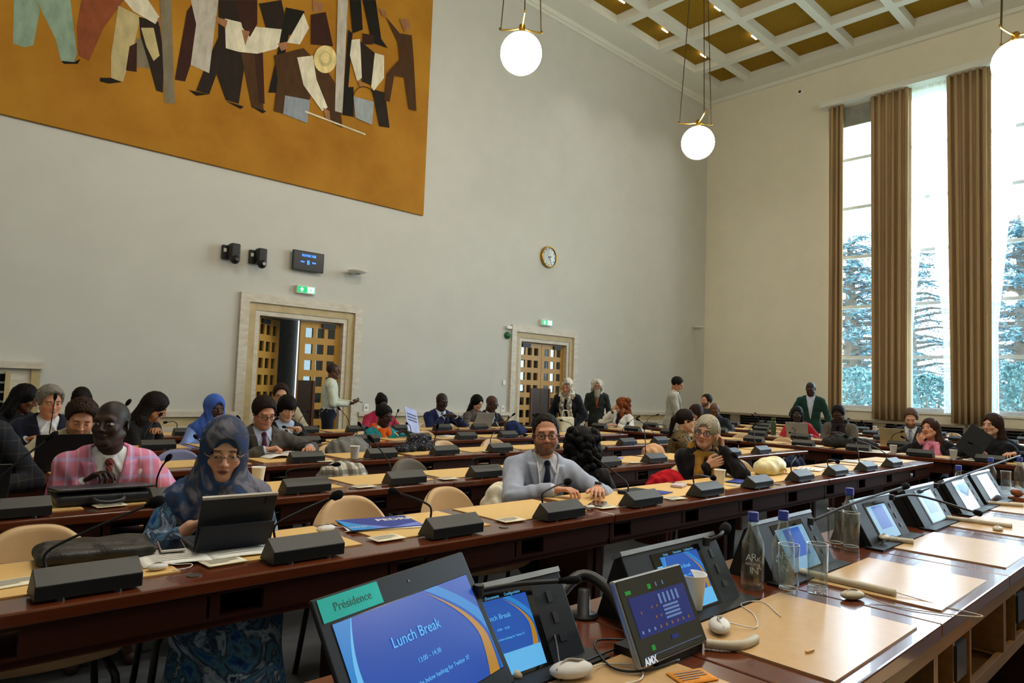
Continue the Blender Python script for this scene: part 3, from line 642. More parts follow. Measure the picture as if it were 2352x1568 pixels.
# ---------------------------------------------------------------- wall painting
def mural():
    xr = wp(969, 492).x; zb = wp(500, 383).z; xl = XL+.6; zt = ZC-.75
    M_oc = mat('paint_ochre', '9c6514', .75, .2, scale=.9, c2='b58126', bump=.1, bscale=40)
    cols = ['8aa08a', '8a4a2a', 'b9a878', '7d725c', '2a2018', '3a1f16', 'b9b0a0', 'd8cfb4', '9a6a48', 'e0c98a', '8a9096', '1d1812', '4a3018', '9aa0a0', 'c2b07a']
    ms = [M_oc]+[mat('paint_'+c, c, .75, .2, var=.2, scale=5, stretch=(2, 1, .8)) for c in cols]
    q = 2.352
    P = [(0, [(75,0),(200,0),(215,60),(180,245),(130,255),(70,235)]), (0, [(200,0),(380,0),(415,290),(400,335),(330,330),(300,210),(225,60)]), (11, [(330,328),(400,335),(435,318),(420,345),(345,345)]),
         (1, [(440,0),(670,0),(560,150),(480,330),(425,300),(415,150)]), (2, [(640,30),(760,90),(720,260),(665,440),(600,430),(600,300),(625,130)]), (11, [(540,420),(600,420),(660,443),(590,452),(540,440)]),
         (3, [(735,210),(780,200),(815,370),(740,362)]), (5, [(700,250),(740,230),(738,388),(680,380)]), (4, [(750,90),(860,120),(885,300),(880,500),(845,490),(800,330),(760,200)]), (2, [(762,150),(830,150),(862,300),(830,330),(790,250)]), (7, [(670,0),(800,0),(860,90),(840,130),(720,60)]), (8, [(850,95),(915,120),(910,155),(860,140)]),
         (3, [(865,0),(925,0),(945,560),(890,555)]), (5, [(1010,60),(1040,20),(1060,130),(1030,350),(1000,440),(945,430)]), (4, [(1120,330),(1180,200),(1380,260),(1330,300),(1290,560),(1220,540),(1170,400),(1130,510),(1060,490)]), (6, [(1030,0),(1180,0),(1160,150),(1130,395),(1030,350),(1060,130)]), (4, [(1180,0),(1280,0),(1340,300),(1180,330)]),
         (12, [(1300,280),(1400,280),(1425,600),(1360,580)]), (5, [(1370,270),(1420,280),(1430,560),(1400,560)]), (11, [(1020,485),(1125,510),(1060,517)]), (11, [(1220,545),(1318,575),(1300,588)]), (11, [(1360,575),(1440,600),(1420,612)]),
         (4, [(1400,20),(1520,0),(1560,180),(1440,160)]), (7, [(1215,100),(1320,125),(1340,140),(1540,160),(1530,230),(1490,265),(1390,290),(1290,280),(1220,260)]), (5, [(1270,0),(1390,0),(1390,130),(1350,200),(1310,150)]), (8, [(1305,160),(1350,170),(1325,245)]), (8, [(1165,90),(1230,110),(1220,150),(1170,120)]),
         (11, [(1545,40),(1645,60),(1640,170),(1560,190),(1500,500),(1450,500),(1490,330)]), (7, [(1640,70),(1670,150),(1620,240),(1550,230),(1590,160)]), (8, [(1500,235),(1550,225),(1555,262),(1520,275)]), (5, [(1680,80),(1760,65),(1800,250),(1680,240)]), (8, [(1690,0),(1750,20),(1740,65),(1690,60)]),
         (12, [(1480,300),(1640,260),(1780,400),(1830,480),(1850,690),(1790,660),(1700,420),(1660,600),(1560,620),(1480,600),(1500,430)]), (7, [(1605,310),(1690,300),(1710,430),(1770,580),(1740,600),(1640,460)]), (10, [(1540,515),(1675,540),(1660,665),(1530,615)]), (7, [(1650,597),(1975,722),(1975,730),(1648,606)]), (8, [(1745,580),(1780,600),(1785,650),(1760,640)]),
         (9, [(1757+62*math.cos(a), 320+75*math.sin(a)) for a in np.linspace(0, 2*PI, 24)[:-1]]), (14, [(1757+34*math.cos(a), 318+42*math.sin(a)) for a in np.linspace(0, 2*PI, 20)[:-1]]), (9, [(1757+25*math.cos(a), 312+30*math.sin(a)) for a in np.linspace(0, 2*PI, 18)[:-1]]),
         (6, [(1825,0),(1880,0),(1850,610),(1810,600)]), (11, [(1882,160),(1905,180),(1870,620),(1850,612)]), (11, [(1890,0),(1950,0),(1960,160),(1905,180)]), (11, [(1960,0),(2030,0),(2060,210),(2095,260),(2010,230)]),
         (4, [(1945,220),(2030,290),(2010,460),(1955,440)]), (11, [(1870,470),(1910,470),(1910,630),(1850,620)]), (4, [(2010,480),(2080,500),(2105,690),(2050,680)]), (7, [(1900,215),(1945,210),(1955,420),(1930,440),(1890,300)]), (7, [(2025,285),(2075,300),(2075,420),(2020,490),(2005,470)]), (5, [(1960,180),(2020,190),(2015,240),(1960,240)]),
         (13, [(1910,520),(2020,550),(2010,675),(1920,635)]), (8, [(1930,430),(1965,455),(1945,470)]), (12, [(2085,90),(2160,180),(2225,190),(2235,320),(2250,600),(2210,590),(2185,420),(2130,410),(2105,550),(2075,540),(2090,400),(2160,320),(2150,230)]), (8, [(2160,105),(2205,100),(2220,150),(2185,172)]), (8, [(2050,45),(2085,60),(2088,92),(2066,85)])]
    m = MB(); T = .05
    m.mat(0).box((xl, WY-T, zb), (xr, WY, zt))
    for k, (c, pts) in enumerate(P):
        if len(pts) < 3: continue
        y = T+.0015+.0004*k; m.mat(c+1).add([wp(x/q, y_/q, y) for x, y_ in pts], [tuple(range(len(pts)))])
    m.mat(12); ar = [(1965+58*math.cos(a), 530-62*math.sin(a)) for a in np.linspace(.1, PI-.1, 12)]
    for i in range(11): a, b = wp(ar[i][0]/q, ar[i][1]/q, T+.03), wp(ar[i+1][0]/q, ar[i+1][1]/q, T+.03); m.cyl(a, b, .006, n=5)
    o = m.build('wall_painting', ms); tag(o, 'large ochre wall painting of working men on the back wall', 'painting')
    return o
mural()
def wbox(name, pa, pb, depth, m, label, cat, grp=None, bev=.006):
    a, b = wp(*pa), wp(*pb); o = MB().box((min(a.x, b.x), WY-depth, min(a.z, b.z)), (max(a.x, b.x), WY-.001, max(a.z, b.z))).build(name, m, bevel=bev); return tag(o, label, cat, grp)
# wall cameras
for px, py, lab in ((530, 578, 'black wall camera, left one of the pair beside the wall screen'), (592, 589, 'black wall camera, right one of the pair beside the wall screen')):
    c = wp(px, py, .12); r = thing('wall_camera', lab, 'camera', (c.x, WY-.001, c.z), 0, 'wall cameras')
    MB().box((-.09, -.05, -.1), (.06, 0, .1)).build('bracket', M_black, r, bevel=.01)
    MB().box((-.02, -.2, -.1), (.11, -.05, .12)).build('housing', M_black, r, bevel=.02, seg=3)
    MB().ball((.045, -.17, -.11), .065, 16, 10).build('dome', M_black, r, smooth=True)
    MB().lathe([(.03, 0), (.033, .03), (.026, .034)], 14).build('lens', M_scr, r).matrix_basis = Matrix.Translation((.045, -.225, -.115)) @ Matrix.Rotation(R(90), 4, 'X')
    MB().box((-.075, -.062, .0), (-.035, -.05, .05)).build('tag', M_white, r)
# wall display
a, b = wp(674, 572, .08), wp(742, 628, .08); w_, h_ = b.x-a.x, a.z-b.z
r = thing('wall_screen', 'dark wall screen with blue text above the left door', 'screen', ((a.x+b.x)/2, WY-.001, (a.z+b.z)/2))
M_sblue = glow('screen_text_blue', '2d6cff', .5); M_sdim = glow('screen_dim', '070c18', .12)
MB().box((-w_/2, -.09, -h_/2), (w_/2, -.05, h_/2)).build('housing', M_black, r, bevel=.004)
MB().box((-.15, -.05, -.1), (.15, 0, .1)).build('bracket', M_black, r)
pn = MB().box((-w_/2+.015, -.092, -h_/2+.015), (w_/2-.015, -.089, h_/2-.015)).build('panel', M_sdim, r)
t = MB(); RX90 = Matrix.Rotation(R(90), 4, 'X')
for s_, x, z, sz in (('ROOM XIII', 0, h_*.27, h_*.16), ('00:00', -w_*.2, -h_*.06, h_*.09), ('00:00', w_*.17, -h_*.06, h_*.09)):
    vs, fs = text_mesh(s_, sz, Matrix.Translation((x, -.0935, z)) @ RX90, bold=.003); t.add(vs, fs)
for z in (-.02, -.11): t.box((-.028, -.0945, h_*z-.02), (.012, -.093, h_*z+.018))
t.build('lettering', M_sblue, r)
# emergency exit signs
M_gr = glow('exit_green', '12b86a', .25); M_wg = glow('exit_white', 'eafff4', .35)
for (x0, y0, x1, y1), lab in (((682, 653, 724, 678), 'lit green and white exit sign above the left door'), ((1244, 732, 1268, 750), 'lit green and white exit sign above the right door')):
    a, b = wp(x0, y0, .06), wp(x1, y1, .06); w_, h_ = b.x-a.x, (a.z-b.z)*.9
    r = thing('exit_sign', lab, 'sign', ((a.x+b.x)/2, WY-.001, (a.z+b.z)/2), 0, 'exit signs')
    MB().box((-w_/2, -.07, -h_/2), (w_/2, 0, h_/2)).build('housing', M_white, r, bevel=.004)
    p = MB().mat(0).box((-w_/2+.01, -.073, -h_/2+.012), (w_/2-.01, -.069, h_/2-.012))
    Y = -.0745; cx = -w_*.24; u = h_*.8
    p.mat(1).add([(cx-.08*u, Y, .36*u), (cx+.08*u, Y, .36*u), (cx+.08*u, Y, .05*u), (cx-.08*u, Y, .05*u)], [(0, 1, 2, 3)]).add([(cx-.34*u, Y, .12*u), (cx+.34*u, Y, .12*u), (cx, Y, -.42*u)], [(0, 2, 1)])
    p.mat(1).add([(w_*.05, Y, -.45*u), (w_*.42, Y, -.45*u), (w_*.42, Y, .45*u), (w_*.05, Y, .45*u)], [(0, 1, 2, 3)])
    X = w_*.24; Y -= .0008; p.mat(0).ball((X+.02, Y, .3*u), (.07*u, .0005, .07*u), 10, 6)
    for pts in ([(-.05,.2),(.09,.2),(.03,-.06),(-.1,-.04)], [(-.1,-.02),(.0,-.04),(-.05,-.36),(-.16,-.38)], [(-.02,-.03),(.05,-.04),(.2,-.22),(.12,-.28)], [(.06,.18),(.2,.02),(.24,.06),(.1,.22)], [(-.04,.18),(-.18,.06),(-.15,.0),(-.02,.1)]): p.add([(X+x*u, Y, z*u) for x, z in pts], [tuple(range(len(pts)))])
    p.build('pictogram', [M_gr, M_wg], r)
# small uplight dishes
for px, py, lab in ((820, 625, 'white wall uplight dish right of the wall screen'), (1604, 752, 'white wall uplight dish near the corner of the hall')):
    c = wp(px, py, .15); r = thing('wall_uplight', lab, 'wall lamp', (c.x, WY-.17, c.z), 0, 'wall uplights')
    MB().lathe([(.05, -.03), (.13, -.012), (.16, .012), (.16, .02), (.0, .012)], 24, cap=False).build('dish', M_white, r, smooth=True); MB().box((-.02, .0, -.02), (.02, .169, .005)).build('arm', M_white, r)
# clock
c = wp(1263, 590, .06); rad = (wp(1261, 566, .06).z-wp(1261, 615, .06).z)/2*1.02
r = thing('wall_clock', 'round brass wall clock above the right door', 'clock', (c.x, WY-.001, c.z)); RY_ = Matrix.Rotation(R(90), 4, 'X')
M_cf = mat('clock_face', 'd9ddd8', .15, .5, var=.02); M_cfg = clear('clock_glass', 'ffffff', 1.5, 1.6)
def disc(m, r0, y0, y1, n=40): return m.prism([(r0*math.cos(2*PI*k/n), r0*math.sin(2*PI*k/n)) for k in range(n)], y0, y1, lambda x, z, y: (x, y, z))
m = MB().lathe([(rad*.86, -.055), (rad*.92, -.07), (rad, -.05), (rad, 0), (rad*.84, 0)], 40, cap=False); m.v = [(x, z, y) for x, y, z in m.v]; m.build('rim', M_brass, r, smooth=True)
disc(MB(), rad*.87, -.03, -.0).build('face', M_cf, r)
def hand(m, ang, L, w, y): d = Vector((math.sin(ang), 0, math.cos(ang))); n = Vector((d.z, 0, -d.x))*w; b = Vector((0, y, 0)); m.add([b-n-d*.02, b+n-d*.02, b+d*L+n*.6, b+d*L-n*.6], [(0, 1, 2, 3)])
m = MB(); hand(m, R(78), rad*.42, .014, -.034); m.build('hour_hand', M_black, r); m = MB(); hand(m, R(146), rad*.7, .009, -.036); m.build('minute_hand', M_black, r)
m = MB()
for k in range(12): a = 2*PI*k/12; p0 = Vector((math.sin(a)*rad*.68, -.032, math.cos(a)*rad*.68)); p1 = Vector((math.sin(a)*rad*.8, -.032, math.cos(a)*rad*.8)); n = Vector((math.cos(a), 0, -math.sin(a)))*.012; m.add([p0-n, p0+n, p1+n, p1-n], [(0, 1, 2, 3)])
m.build('hour_mark', M_black, r); disc(MB(), rad*.87, -.046, -.044).build('glass', M_cfg, r)
# alarm button, sensor, switch, sockets
c = wp(1164, 770); o = MB().lathe([(.07, 0), (.07, .03), (.05, .06), (.0, .075)], 20).build('alarm_sounder', mat('green_plastic', '14633f', .4, .5), smooth=True); o.matrix_world = Matrix.Translation((c.x, WY-.001, c.z)) @ Matrix.Rotation(R(90), 4, 'X'); tag(o, 'round green alarm sounder left of the right door', 'alarm')
wbox('motion_sensor', (1160, 748), (1171, 756), .07, M_white, 'small white sensor above the green alarm sounder', 'sensor')
wbox('light_switch', (1154, 873), (1160, 884), .02, M_white, 'white light switch left of the right door', 'switch')
for (x, y), lab in (((840, 936), 'white wall socket right of the left door'), ((1154, 938), 'white wall socket left of the right door')):
    c = wp(x, y); r = thing('wall_socket', lab, 'socket', (c.x, WY-.001, c.z), 0, 'wall sockets'); MB().box((-.045, -.015, -.06), (.045, 0, .06)).build('plate', M_white, r, bevel=.004); MB().box((-.02, -.018, -.02), (.02, -.014, .02)).build('outlet', mat('grey_plastic', '9a9a98', .5), r)
c = hit(1839, 212, 0, XR); r = thing('wall_detector', 'small white detector with black lens high on the right wall', 'sensor', (XR-.001, c.y, c.z)); MB().box((-.05, -.09, -.06), (0, .09, .06)).build('housing', M_white, r, bevel=.008); MB().box((-.056, -.03, -.03), (-.049, .03, .03)).build('lens', M_black, r)
# ================================================================ figures
# A figure is grown as a distance field on a grid (finer at the head and hands) and skinned as one surface.
V3 = lambda *a: np.array(a, float)
def unit(v): v = np.asarray(v, float); return v/(np.linalg.norm(v)+1e-9)
def axis(lo, hi, fines, hc):
    "grid positions from lo to hi: step hc, finer inside fines [(a,b,h)]"
    out = [lo]
    while out[-1] < hi:
        x = out[-1]; h = hc
        for a, b, hf in fines:
            if a-hc < x < b: h = min(h, hf)
        out.append(x+h)
    return np.array(out, np.float32)
class Field:
    def __init__(s, xs, ys, zs): s.ax = (xs, ys, zs); s.d = np.full((len(xs), len(ys), len(zs)), .1, np.float32)
    def sub(s, lo, hi):
        sl = []
        for a, l, h in zip(s.ax, lo, hi):
            i = max(0, np.searchsorted(a, l)-1); j = min(len(a), np.searchsorted(a, h)+1); sl.append(slice(i, max(j, i)))
        X = s.ax[0][sl[0]][:, None, None]; Y = s.ax[1][sl[1]][None, :, None]; Z = s.ax[2][sl[2]][None, None, :]
        return tuple(sl), X, Y, Z
    def put(s, prim, k=.012, inf=0.0, mode='u', noise=0.0):
        lo, hi = prim.bounds(inf+.045); sl, X, Y, Z = s.sub(lo, hi)
        if 0 in s.d[sl].shape: return
        e = prim.f(X, Y, Z)-inf
        if noise: e = e+noise*(np.sin(47*X+31*Z+5*np.sin(19*Y))+np.sin(43*Y-37*Z+4*np.sin(23*X)))*.5
        a = s.d[sl]
        if mode == 'u':
            if k: h = np.maximum(k-np.abs(a-e), 0)/k; s.d[sl] = np.minimum(a, e)-h*h*k*.25
            else: s.d[sl] = np.minimum(a, e)
        else:
            e = -e; h = np.maximum(k-np.abs(a-e), 0)/k if k else 0; s.d[sl] = np.maximum(a, e)+h*h*k*.25
    def cut(s, fn): # intersect with fn<0 everywhere
        X, Y, Z = s.ax[0][:, None, None], s.ax[1][None, :, None], s.ax[2][None, None, :]
        s.d = np.maximum(s.d, fn(X, Y, Z).astype(np.float32))
    def mesh(s, relax=1):
        d = s.d; xs, ys, zs = s.ax; ins = d < 0
        if not ins.any(): return np.zeros((0, 3)), np.zeros((0, 4), int)
        c = ins[:-1, :-1, :-1].astype(np.int8)
        tot = sum(ins[i:ins.shape[0]-1+i, j:ins.shape[1]-1+j, k:ins.shape[2]-1+k].astype(np.int8) for i in (0, 1) for j in (0, 1) for k in (0, 1))
        act = (tot > 0) & (tot < 8); I = np.argwhere(act); n = len(I)
        idx = np.full(act.shape, -1, np.int32); idx[tuple(I.T)] = np.arange(n)
        cor = [(i, j, k) for i in (0, 1) for j in (0, 1) for k in (0, 1)]
        v = np.stack([d[I[:, 0]+i, I[:, 1]+j, I[:, 2]+k] for i, j, k in cor], 1)
        p = np.zeros((n, 3)); cnt = np.zeros(n)
        for a in range(8):
            for b in range(a+1, 8):
                df = [cor[b][q]-cor[a][q] for q in range(3)]
                if sum(map(abs, df)) != 1: continue
                m = (v[:, a] < 0) != (v[:, b] < 0); t = np.where(m, v[:, a]/(v[:, a]-v[:, b]+1e-12), 0)
                pt = np.array(cor[a])[None]+t[:, None]*np.array(df)[None]; p += pt*m[:, None]; cnt += m
        p /= cnt[:, None]
        P = np.stack([A[I[:, q]]+p[:, q]*(A[np.minimum(I[:, q]+1, len(A)-1)]-A[I[:, q]]) for q, A in enumerate((xs, ys, zs))], 1)
        Q = []
        for ax in range(3):
            o1, o2 = [(1, 2), (2, 0), (0, 1)][ax]
            sl0 = [slice(None)]*3; sl1 = [slice(None)]*3; sl0[ax] = slice(0, -1); sl1[ax] = slice(1, None)
            ch = ins[tuple(sl0)] != ins[tuple(sl1)]; E = np.argwhere(ch)
            E = E[(E[:, o1] > 0) & (E[:, o2] > 0) & (E[:, o1] < act.shape[o1]) & (E[:, o2] < act.shape[o2])]
            if not len(E): continue
            s0 = ins[tuple(E.T)]
            def at_(a, b): F = E.copy(); F[:, o1] += a; F[:, o2] += b; return idx[tuple(F.T)]
            q = np.stack([at_(-1, -1), at_(0, -1), at_(0, 0), at_(-1, 0)], 1); q[~s0] = q[~s0][:, ::-1]; Q.append(q)
        Q = np.concatenate(Q) if Q else np.zeros((0, 4), int); Q = Q[(Q >= 0).all(1)]
        for _ in range(relax):
            S = np.zeros_like(P); C = np.zeros(n)
            for a, b in ((0, 1), (1, 2), (2, 3), (3, 0)):
                np.add.at(S, Q[:, a], P[Q[:, b]]); np.add.at(C, Q[:, a], 1)
            P = np.where(C[:, None] > 0, P*.5+.5*S/np.maximum(C, 1)[:, None], P)
        return P, Q
class Cap:
    def __init__(s, a, b, ra, rb=None): s.a, s.b = np.asarray(a, float), np.asarray(b, float); s.ra, s.rb = ra, ra if rb is None else rb
    def bounds(s, m): r = max(s.ra, s.rb)+m; return np.minimum(s.a, s.b)-r, np.maximum(s.a, s.b)+r
    def f(s, X, Y, Z):
        ab = s.b-s.a; L = ab @ ab+1e-12; px, py, pz = X-s.a[0], Y-s.a[1], Z-s.a[2]
        t = np.clip((px*ab[0]+py*ab[1]+pz*ab[2])/L, 0, 1)
        return np.sqrt((px-t*ab[0])**2+(py-t*ab[1])**2+(pz-t*ab[2])**2)-(s.ra+(s.rb-s.ra)*t)
class Ell:
    def __init__(s, c, r, M=None): s.c = np.asarray(c, float); s.r = np.asarray(r, float)*np.ones(3); s.M = np.eye(3) if M is None else M
    def bounds(s, m): r = s.r.max()+m; return s.c-r, s.c+r
    def f(s, X, Y, Z):
        px, py, pz = X-s.c[0], Y-s.c[1], Z-s.c[2]; M = s.M
        q = [px*M[0, i]+py*M[1, i]+pz*M[2, i] for i in range(3)]
        k0 = np.sqrt(sum((q[i]/s.r[i])**2 for i in range(3))); k1 = np.sqrt(sum((q[i]/s.r[i]**2)**2 for i in range(3)))+1e-9
        return k0*(k0-1)/k1
class Box:
    def __init__(s, c, h, M=None, rd=.01): s.c = np.asarray(c, float); s.h = np.asarray(h, float); s.M = np.eye(3) if M is None else M; s.rd = rd
    def bounds(s, m): r = np.linalg.norm(s.h)+m; return s.c-r, s.c+r
    def f(s, X, Y, Z):
        px, py, pz = X-s.c[0], Y-s.c[1], Z-s.c[2]; M = s.M
        q = [np.abs(px*M[0, i]+py*M[1, i]+pz*M[2, i])-(s.h[i]-s.rd) for i in range(3)]
        return np.sqrt(sum(np.maximum(a, 0)**2 for a in q))+np.minimum(np.maximum(q[0], np.maximum(q[1], q[2])), 0)-s.rd
def rotm(yaw=0, pitch=0, roll=0):
    "yaw>0 turns the face to the figure's left (+X), pitch>0 looks down, roll>0 tilts the crown to +X"
    y, p, r = R(yaw), R(pitch), R(roll)
    Rz = np.array([[math.cos(y), -math.sin(y), 0], [math.sin(y), math.cos(y), 0], [0, 0, 1]])
    Rx = np.array([[1, 0, 0], [0, math.cos(p), -math.sin(p)], [0, math.sin(p), math.cos(p)]])
    Ry = np.array([[math.cos(r), 0, math.sin(r)], [0, 1, 0], [-math.sin(r), 0, math.cos(r)]])
    return Rz @ Rx @ Ry
def rgb(h): return np.array(lin(h))
def skin_mat():
    m = bpy.data.materials.new('skin'); m.use_nodes = True; t = NT(m); b = t.n['Principled BSDF']
    a = t.new('ShaderNodeVertexColor', _layer_name='Col'); tc = t.new('ShaderNodeTexCoord'); nz = t.new('ShaderNodeTexNoise', Scale=60.0, Detail=4.0); t.link(tc.outputs['Object'], nz.inputs['Vector'])
    mr = t.new('ShaderNodeMapRange'); mr.inputs[3].default_value = .9; mr.inputs[4].default_value = 1.1; t.link(nz.outputs[0], mr.inputs[0])
    mx = t.new('ShaderNodeVectorMath', _operation='SCALE'); t.link(a.outputs[0], mx.inputs[0]); t.link(mr.outputs[0], mx.inputs['Scale']); t.link(mx.outputs[0], b.inputs['Base Color'])
    b.inputs['Roughness'].default_value = .5; b.inputs['Specular IOR Level'].default_value = .35; return m
M_skin = skin_mat()
def cloth(c, var=.1, rough=.85): return mat('cloth_'+c, c, rough, .15, var=var, scale=25, bump=.15, bscale=500, sheen=.1)
def hairm(c): return mat('hair_'+c, c, .55, .12, var=.3, scale=40, stretch=(3, 3, .4), bump=.25, bscale=160)
def plaid(name, base, line1, line2, sc=14, wid=.16):
    m = bpy.data.materials.new(name); m.use_nodes = True; t = NT(m); b = t.n['Principled BSDF']; tc = t.new('ShaderNodeTexCoord')
    col = (*lin(base), 1); prev = None
    nz = t.new('ShaderNodeTexNoise', Scale=7.0, Detail=2.0); t.link(tc.outputs['Object'], nz.inputs['Vector'])
    mp = t.new('ShaderNodeMix', _data_type='RGBA'); mp.inputs['A'].default_value = col; mp.inputs['B'].default_value = (*[v*.86 for v in lin(base)], 1); t.link(nz.outputs[0], mp.inputs['Factor']); prev = mp.outputs['Result']
    sx = t.new('ShaderNodeSeparateXYZ'); t.link(tc.outputs['Object'], sx.inputs[0])
    for o, lc, f in ((sx.outputs['X'], line1, .55), (sx.outputs['Z'], line1, .55), (sx.outputs['X'], line2, .35)):
        mu = t.new('ShaderNodeMath', _operation='MULTIPLY'); t.link(o, mu.inputs[0]); mu.inputs[1].default_value = sc*(1 if f > .4 else 2)
        fr = t.new('ShaderNodeMath', _operation='FRACT'); t.link(mu.outputs[0], fr.inputs[0])
        lt = t.new('ShaderNodeMath', _operation='LESS_THAN'); t.link(fr.outputs[0], lt.inputs[0]); lt.inputs[1].default_value = wid
        m2 = t.new('ShaderNodeMath', _operation='MULTIPLY'); t.link(lt.outputs[0], m2.inputs[0]); m2.inputs[1].default_value = f
        mx = t.new('ShaderNodeMix', _data_type='RGBA'); t.link(m2.outputs[0], mx.inputs['Factor']); t.link(prev, mx.inputs['A']); mx.inputs['B'].default_value = (*lin(lc), 1); prev = mx.outputs['Result']
    t.link(prev, b.inputs['Base Color']); b.inputs['Roughness'].default_value = .85; b.inputs['Specular IOR Level'].default_value = .15; return m
def marble(name, cols, sc=6, dist=1.5):
    "watercolour print: warped noise through several colours"
    m = bpy.data.materials.new(name); m.use_nodes = True; t = NT(m); b = t.n['Principled BSDF']; tc = t.new('ShaderNodeTexCoord')
    nz = t.new('ShaderNodeTexNoise', Scale=float(sc), Detail=4.0, Roughness=.55, Distortion=float(dist)); t.link(tc.outputs['Object'], nz.inputs['Vector'])
    cr = t.new('ShaderNodeValToRGB'); el = cr.color_ramp.elements
    while len(el) < len(cols): el.new(.5)
    for i, c in enumerate(cols): el[i].position = .3+.4*i/(len(cols)-1); el[i].color = (*lin(c), 1)
    t.link(nz.outputs[0], cr.inputs[0]); t.link(cr.outputs[0], b.inputs['Base Color']); b.inputs['Roughness'].default_value = .8; b.inputs['Specular IOR Level'].default_value = .2; return m
def stripes(name, a, c, sc=40, diag=1.0, wid=.3):
    m = bpy.data.materials.new(name); m.use_nodes = True; t = NT(m); b = t.n['Principled BSDF']; tc = t.new('ShaderNodeTexCoord'); sx = t.new('ShaderNodeSeparateXYZ'); t.link(tc.outputs['Object'], sx.inputs[0])
    ad = t.new('ShaderNodeMath', _operation='MULTIPLY_ADD'); t.link(sx.outputs['X'], ad.inputs[0]); ad.inputs[1].default_value = diag; t.link(sx.outputs['Z'], ad.inputs[2])
    mu = t.new('ShaderNodeMath', _operation='MULTIPLY'); t.link(ad.outputs[0], mu.inputs[0]); mu.inputs[1].default_value = sc
    fr = t.new('ShaderNodeMath', _operation='FRACT'); t.link(mu.outputs[0], fr.inputs[0]); lt = t.new('ShaderNodeMath', _operation='LESS_THAN'); t.link(fr.outputs[0], lt.inputs[0]); lt.inputs[1].default_value = wid
    mx = t.new('ShaderNodeMix', _data_type='RGBA'); t.link(lt.outputs[0], mx.inputs['Factor']); mx.inputs['A'].default_value = (*lin(a), 1); mx.inputs['B'].default_value = (*lin(c), 1); t.link(mx.outputs['Result'], b.inputs['Base Color'])
    b.inputs['Roughness'].default_value = .7; return m
def nobj(name, P, Q, m, parent, col=None, scale=1.0):
    me = bpy.data.meshes.new(name); n, k = len(P), len(Q)
    me.vertices.add(n); me.vertices.foreach_set('co', (P*scale).astype(np.float32).ravel())
    me.loops.add(4*k); me.loops.foreach_set('vertex_index', Q.astype(np.int32).ravel())
    me.polygons.add(k); me.polygons.foreach_set('loop_start', np.arange(0, 4*k, 4, dtype=np.int32)); me.polygons.foreach_set('use_smooth', np.ones(k, bool))
    me.update(calc_edges=True); me.materials.append(m)
    if col is not None:
        a = me.color_attributes.new('Col', 'FLOAT_COLOR', 'POINT'); a.data.foreach_set('color', np.concatenate([col, np.ones((n, 1))], 1).astype(np.float32).ravel())
    o = bpy.data.objects.new(name, me); COL.objects.link(o)
    if parent is not None: o.parent = parent
    return o
SKIN = {'fair': ('c99a80', 'a8574f'), 'fair2': ('c48d70', '9c4c46'), 'tan': ('ad7a58', '8a4a40'), 'brown': ('5f3c2a', '5a2f2a'), 'dark': ('472c21', '4a2924'), 'deep': ('36231b', '3f2622'), 'asian': ('c59a7c', 'a4594f')}
PCOUNT = [0]; FIGS = []
